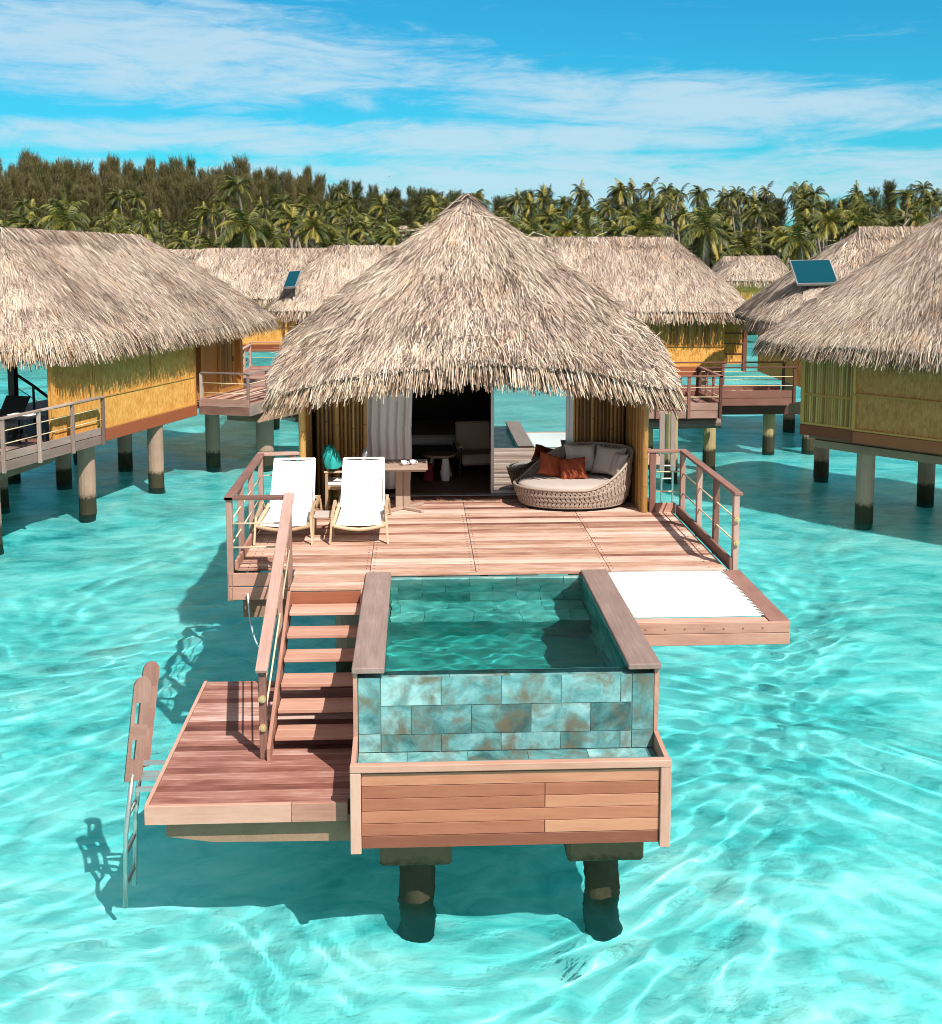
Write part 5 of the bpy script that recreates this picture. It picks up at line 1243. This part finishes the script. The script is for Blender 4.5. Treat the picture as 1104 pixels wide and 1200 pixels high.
def palm_proto(seed, H, **k):
    pts, Vv, Ff, Tt = palm_mesh(seed, H, **k)
    t = thing('coconut_palm', 'coconut palm', 'palm tree')
    mb = MB(); rs = [.20 if i == 0 else .15 - .05 * i / 8 for i in range(len(pts))]; mb.tube(pts, rs, 8, .6); tr = mb.build('trunk', M['trunk'], t, smooth=True)
    cr = np_mesh('crown', Vv, Ff, Tt, M['palm'], t)
    gt = np.random.default_rng(seed); mb = MB()
    for i in range(6): a = i * 1.05; q = pts[-1] + V(.22 * math.cos(a), .22 * math.sin(a), -.25); mb.tube([q + V(0, 0, .12), q, q - V(0, 0, .12)], [.05, .12, .04], 6, .9)
    mb.build('coconuts', M['palm'], t)
    kids_of(t); return t
PG = 'coconut palms of the grove behind the bungalows'
PL = 'coconut palm in the thick grove along the shore behind the bungalows'
protos = [palm_proto(40 + i, h_, nf=nf, wind=w_, spread=sp) for i, (h_, nf, w_, sp) in enumerate(((11, 18, (-.32, 0), 1.75), (9.5, 16, (-.15, .1), 1.7), (13, 15, (-.45, -.05), 1.75), (8, 20, (-.1, -.1), 1.9), (12, 14, (-.30, .1), 1.55), (6, 20, (-.12, 0), 2.3)))]
used = set()
def place_palm(i, x, y, s=1., rz=0, label=PL, group=PG, zs=None):
    p = protos[i]
    o = p if i not in used else copy_tree(p); used.add(i)
    o.location = (x, y, float(land_h(np.array(x), np.array(y)))); o.rotation_euler = (0, 0, rz); o.scale = (s, s, zs or s); o['label'] = label; o['group'] = group
    return o
pr = np.random.default_rng(9)
def px2x(px, y): return (px - 487) / 1400 * y
def palm_at(px, py, y, i, s=1., label=PL, group=PG, rz=None):
    """crown centre wanted at bearing px and height py"""
    H = (11, 9.5, 13, 8, 12, 6)[i]; x = px2x(px, y); z = 6.8 + (287 - py) * y / 1400 - float(land_h(np.array(x), np.array(y)))
    return place_palm(i, x, y, s, pr.uniform(-.5, .5) if rz is None else rz, label, group, z / H)
# palms that stand out
palm_at(298, 222, 112, 0, 1.15, 'tallest yellow green palm rising above its neighbours before the brown casuarinas on the left', None)
palm_at(365, 268, 99, 3, 1.15, 'broad low palm with wide fronds just above the far thatched ridge on the left', None)
palm_at(296, 268, 99, 5, 1.15, 'broad low palm standing right beneath the tallest yellow green palm', None)
palm_at(755, 222, 150, 2, 1.0, 'tall slender palm alone against the sky right of the nearest roof top', None)
palm_at(781, 228, 146, 4, 1.0, 'palm close beside the tall slender palm, its crown touching the sky', None)
palm_at(826, 230, 140, 0, 1.0, 'palm with drooping fronds midway between the slender palm and the dark round palm', None)
palm_at(866, 232, 140, 2, .95, 'pale trunked palm with a wind swept crown over the small far pavilion', None)
palm_at(937, 228, 150, 3, 1.0, 'dark round crowned palm against the white cloud above the big solar panel', None)
palm_at(974, 230, 116, 0, .95, 'pale leaning palm right of the dark round crowned palm', None)
palm_at(998, 238, 112, 4, .8, 'thin yellowish palm above the ridge left of the right edge bungalow', None)
palm_at(943, 285, 98, 5, 1.05, 'low palm with yellow green fronds spread out above the big solar panel', None)
palm_at(963, 262, 104, 1, 1.0, 'leaning palm rising behind the low yellow green palm', None)
palm_at(690, 228, 150, 1, 1.0, 'feathery palm against the sky just right of the nearest roof top', None)
palm_at(1098, 240, 130, 4, 1.0, 'palm at the right picture edge above the right bungalow roof', None)
palm_at(832, 302, 100, 5, .8, 'low yellow palm beside the corner of the orange walled bungalow roof', None)
# the grove
nplaced = 0
for y0, n, lo, hi, pool_ in ((101, 40, 258, 296, (5, 3, 1, 5)), (110, 52, 244, 286, (1, 3, 5, 0, 4)), (122, 60, 234, 274, (0, 1, 2, 4, 3)), (136, 60, 226, 262, (0, 1, 2, 4)), (152, 54, 222, 254, (0, 2, 4, 1))):
    for k in range(n):
        px = -60 + 1240 * (k + pr.uniform(.1, .9)) / n
        if 425 < px < 655 and y0 > 130 and pr.random() < .3: continue
        py = pr.uniform(lo, hi) + (4 if 400 < px < 640 else 0) + (10 if px < 385 and y0 > 105 else 0)
        palm_at(px, py, y0 + pr.uniform(-4, 4), int(pr.choice(pool_)), pr.uniform(.6, 1.3)); nplaced += 1
# casuarinas
def iron_proto(seed, H, W_, n_plume, mat, name, label):
    g = np.random.default_rng(seed)
    t = thing(name, label, 'casuarina tree')
    mb = MB(); mb.tube([(0, 0, -.5), (.1, 0, H * .3), (.0, .1, H * .6), (0, 0, H * .93)], [.28, .22, .13, .03], 8, .2)
    for k in range(9):
        a = g.uniform(0, 6.28); z = H * g.uniform(.15, .7); r_ = W_ * .6; mb.tube([(0, 0, z), (r_ * .5 * math.cos(a), r_ * .5 * math.sin(a), z + H * .10), (r_ * math.cos(a), r_ * math.sin(a), z + H * .24)], [.08, .05, .015], 5, .2)
    mb.build('trunk', M['dark_trunk'], t, smooth=True)
    Vs = []; Fs = []; Ts = []; n = 0
    for k in range(n_plume):
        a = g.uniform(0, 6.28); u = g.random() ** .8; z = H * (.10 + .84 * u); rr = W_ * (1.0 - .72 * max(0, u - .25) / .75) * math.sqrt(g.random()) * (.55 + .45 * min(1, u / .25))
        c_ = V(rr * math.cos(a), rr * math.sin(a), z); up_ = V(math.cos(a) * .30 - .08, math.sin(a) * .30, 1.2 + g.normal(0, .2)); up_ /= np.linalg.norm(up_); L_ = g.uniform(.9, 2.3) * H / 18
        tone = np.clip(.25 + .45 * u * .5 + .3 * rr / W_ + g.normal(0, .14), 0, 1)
        for q in range(22):
            s = g.random(); b_ = c_ + up_ * L_ * (s - .4) + g.normal(0, .10, 3)
            d = up_ * 1.1 + g.normal(0, .42, 3); d /= np.linalg.norm(d); sdv = np.cross(d, g.normal(size=3)); sdv /= np.linalg.norm(sdv) + 1e-9
            l_ = g.uniform(.5, 1.15) * H / 18 * (1.1 - .5 * s); w_ = .026 * H / 18
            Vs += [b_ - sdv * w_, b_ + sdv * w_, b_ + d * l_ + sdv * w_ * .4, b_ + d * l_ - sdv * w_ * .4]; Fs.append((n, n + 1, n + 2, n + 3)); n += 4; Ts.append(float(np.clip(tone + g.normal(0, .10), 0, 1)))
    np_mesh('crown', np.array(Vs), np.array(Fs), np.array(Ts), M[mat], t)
    kids_of(t); return t
IL = 'brown green feathery casuarina in the dense stand above the left bungalow'; IG = 'casuarinas of the brown stand on the left'
IL2 = 'green feathery casuarina behind the palm grove on the right'; IG2 = 'casuarinas behind the palms on the right'
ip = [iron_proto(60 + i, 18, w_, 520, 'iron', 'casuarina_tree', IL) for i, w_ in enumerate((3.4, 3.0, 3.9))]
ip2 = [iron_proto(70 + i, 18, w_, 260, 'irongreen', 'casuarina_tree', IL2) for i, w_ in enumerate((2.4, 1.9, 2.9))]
iu = set()
def place_iron(p, x, y, ztop, label, group, ws):
    o = p if p.name not in iu else copy_tree(p); iu.add(p.name)
    zl = float(land_h(np.array(x), np.array(y))); s = (ztop - zl) / 17.3
    o.location = (x, y, zl); o.scale = (ws, ws, s); o.rotation_euler = (0, 0, pr.uniform(0, 6.28)); o['label'] = label; o['group'] = group
def skyline(px):
    xs_ = [-80, 0, 45, 100, 150, 220, 290, 345, 375, 400, 432, 480, 560, 620, 700, 790, 850, 910, 960, 1000, 1045, 1090, 1180]
    ys_ = [200, 201, 192, 204, 197, 193, 198, 203, 211, 219, 226, 228, 230, 226, 232, 236, 232, 238, 236, 240, 226, 238, 240]
    return float(np.interp(px, xs_, ys_))
for y0, n, up in ((180, 34, 20), (198, 40, 11), (216, 40, 5), (236, 42, -2)):
    for k in range(n):
        px = -70 + 620 * (k + pr.uniform(.15, .85)) / n
        y = y0 + pr.uniform(-6, 6); zt_ = 6.8 + (287 - (skyline(px) + up + pr.uniform(-6, 15))) * y / 1400
        place_iron((ip + ip2[:1])[int(pr.integers(4))] if px < 380 else ip2[int(pr.integers(3))], px2x(px, y), y, zt_, IL if px < 400 else IL2, IG if px < 400 else IG2, pr.uniform(.6, 1.15))
for y0, n, up in ((142, 16, 26), (172, 26, 6), (196, 30, -2)):
    for k in range(n):
        px = 395 + 770 * (k + pr.uniform(.15, .85)) / n
        y = y0 + pr.uniform(-6, 6); zt_ = 6.8 + (287 - (skyline(px) + up + pr.uniform(-6, 10))) * y / 1400
        place_iron(ip2[int(pr.integers(3))], px2x(px, y), y, zt_, IL2, IG2, pr.uniform(.8, 1.2))
place_iron(ip2[0], px2x(900, 152), 152, 6.8 + 55 * 152 / 1400, 'bushy dark green casuarina left of the dark round crowned palm', None, 1.3)
place_iron(ip2[1], px2x(1046, 170), 170, 6.8 + 70 * 170 / 1400, 'spiky casuarina with a forked top near the right picture edge', None, .9)
place_iron(ip2[1], px2x(420, 170), 170, 6.8 + 68 * 170 / 1400, 'spiky casuarina standing free right of the brown stand', None, .8)
# undergrowth: one mass of leaves
g = np.random.default_rng(17); nb = 52000
ang = g.uniform(-23, 27, nb); y = g.uniform(94, 158, nb); x = np.tan(np.radians(ang)) * y
cl = 1.6 + 1.4 * snoise(np.stack([x, y, 0 * x], 1), .5, 8)
z = land_h(x, y) + np.abs(g.normal(0, 1, nb)) * (np.clip(cl, .4, 4)) * .8
P = np.stack([x, y, z], 1); d = g.normal(size=(nb, 3)); d[:, 2] = np.abs(d[:, 2]) * .6; d /= np.linalg.norm(d, axis=1)[:, None]; s = np.cross(d, g.normal(size=(nb, 3))); s /= np.linalg.norm(s, axis=1)[:, None]
L_ = g.uniform(.35, .95, nb)[:, None]; W_ = g.uniform(.06, .16, nb)[:, None]
vs = np.stack([P - s * W_, P + s * W_, P + d * L_ + s * W_ * .3, P + d * L_ - s * W_ * .3], 1).reshape(-1, 3)
us = np_mesh('undergrowth', vs, np.arange(nb * 4).reshape(-1, 4), np.clip(.35 + .2 * g.normal(size=nb) + .12 * cl, 0, 1), M['bush']); tag(us, 'tangle of green undergrowth at the foot of the palms', 'undergrowth', None, 'stuff')
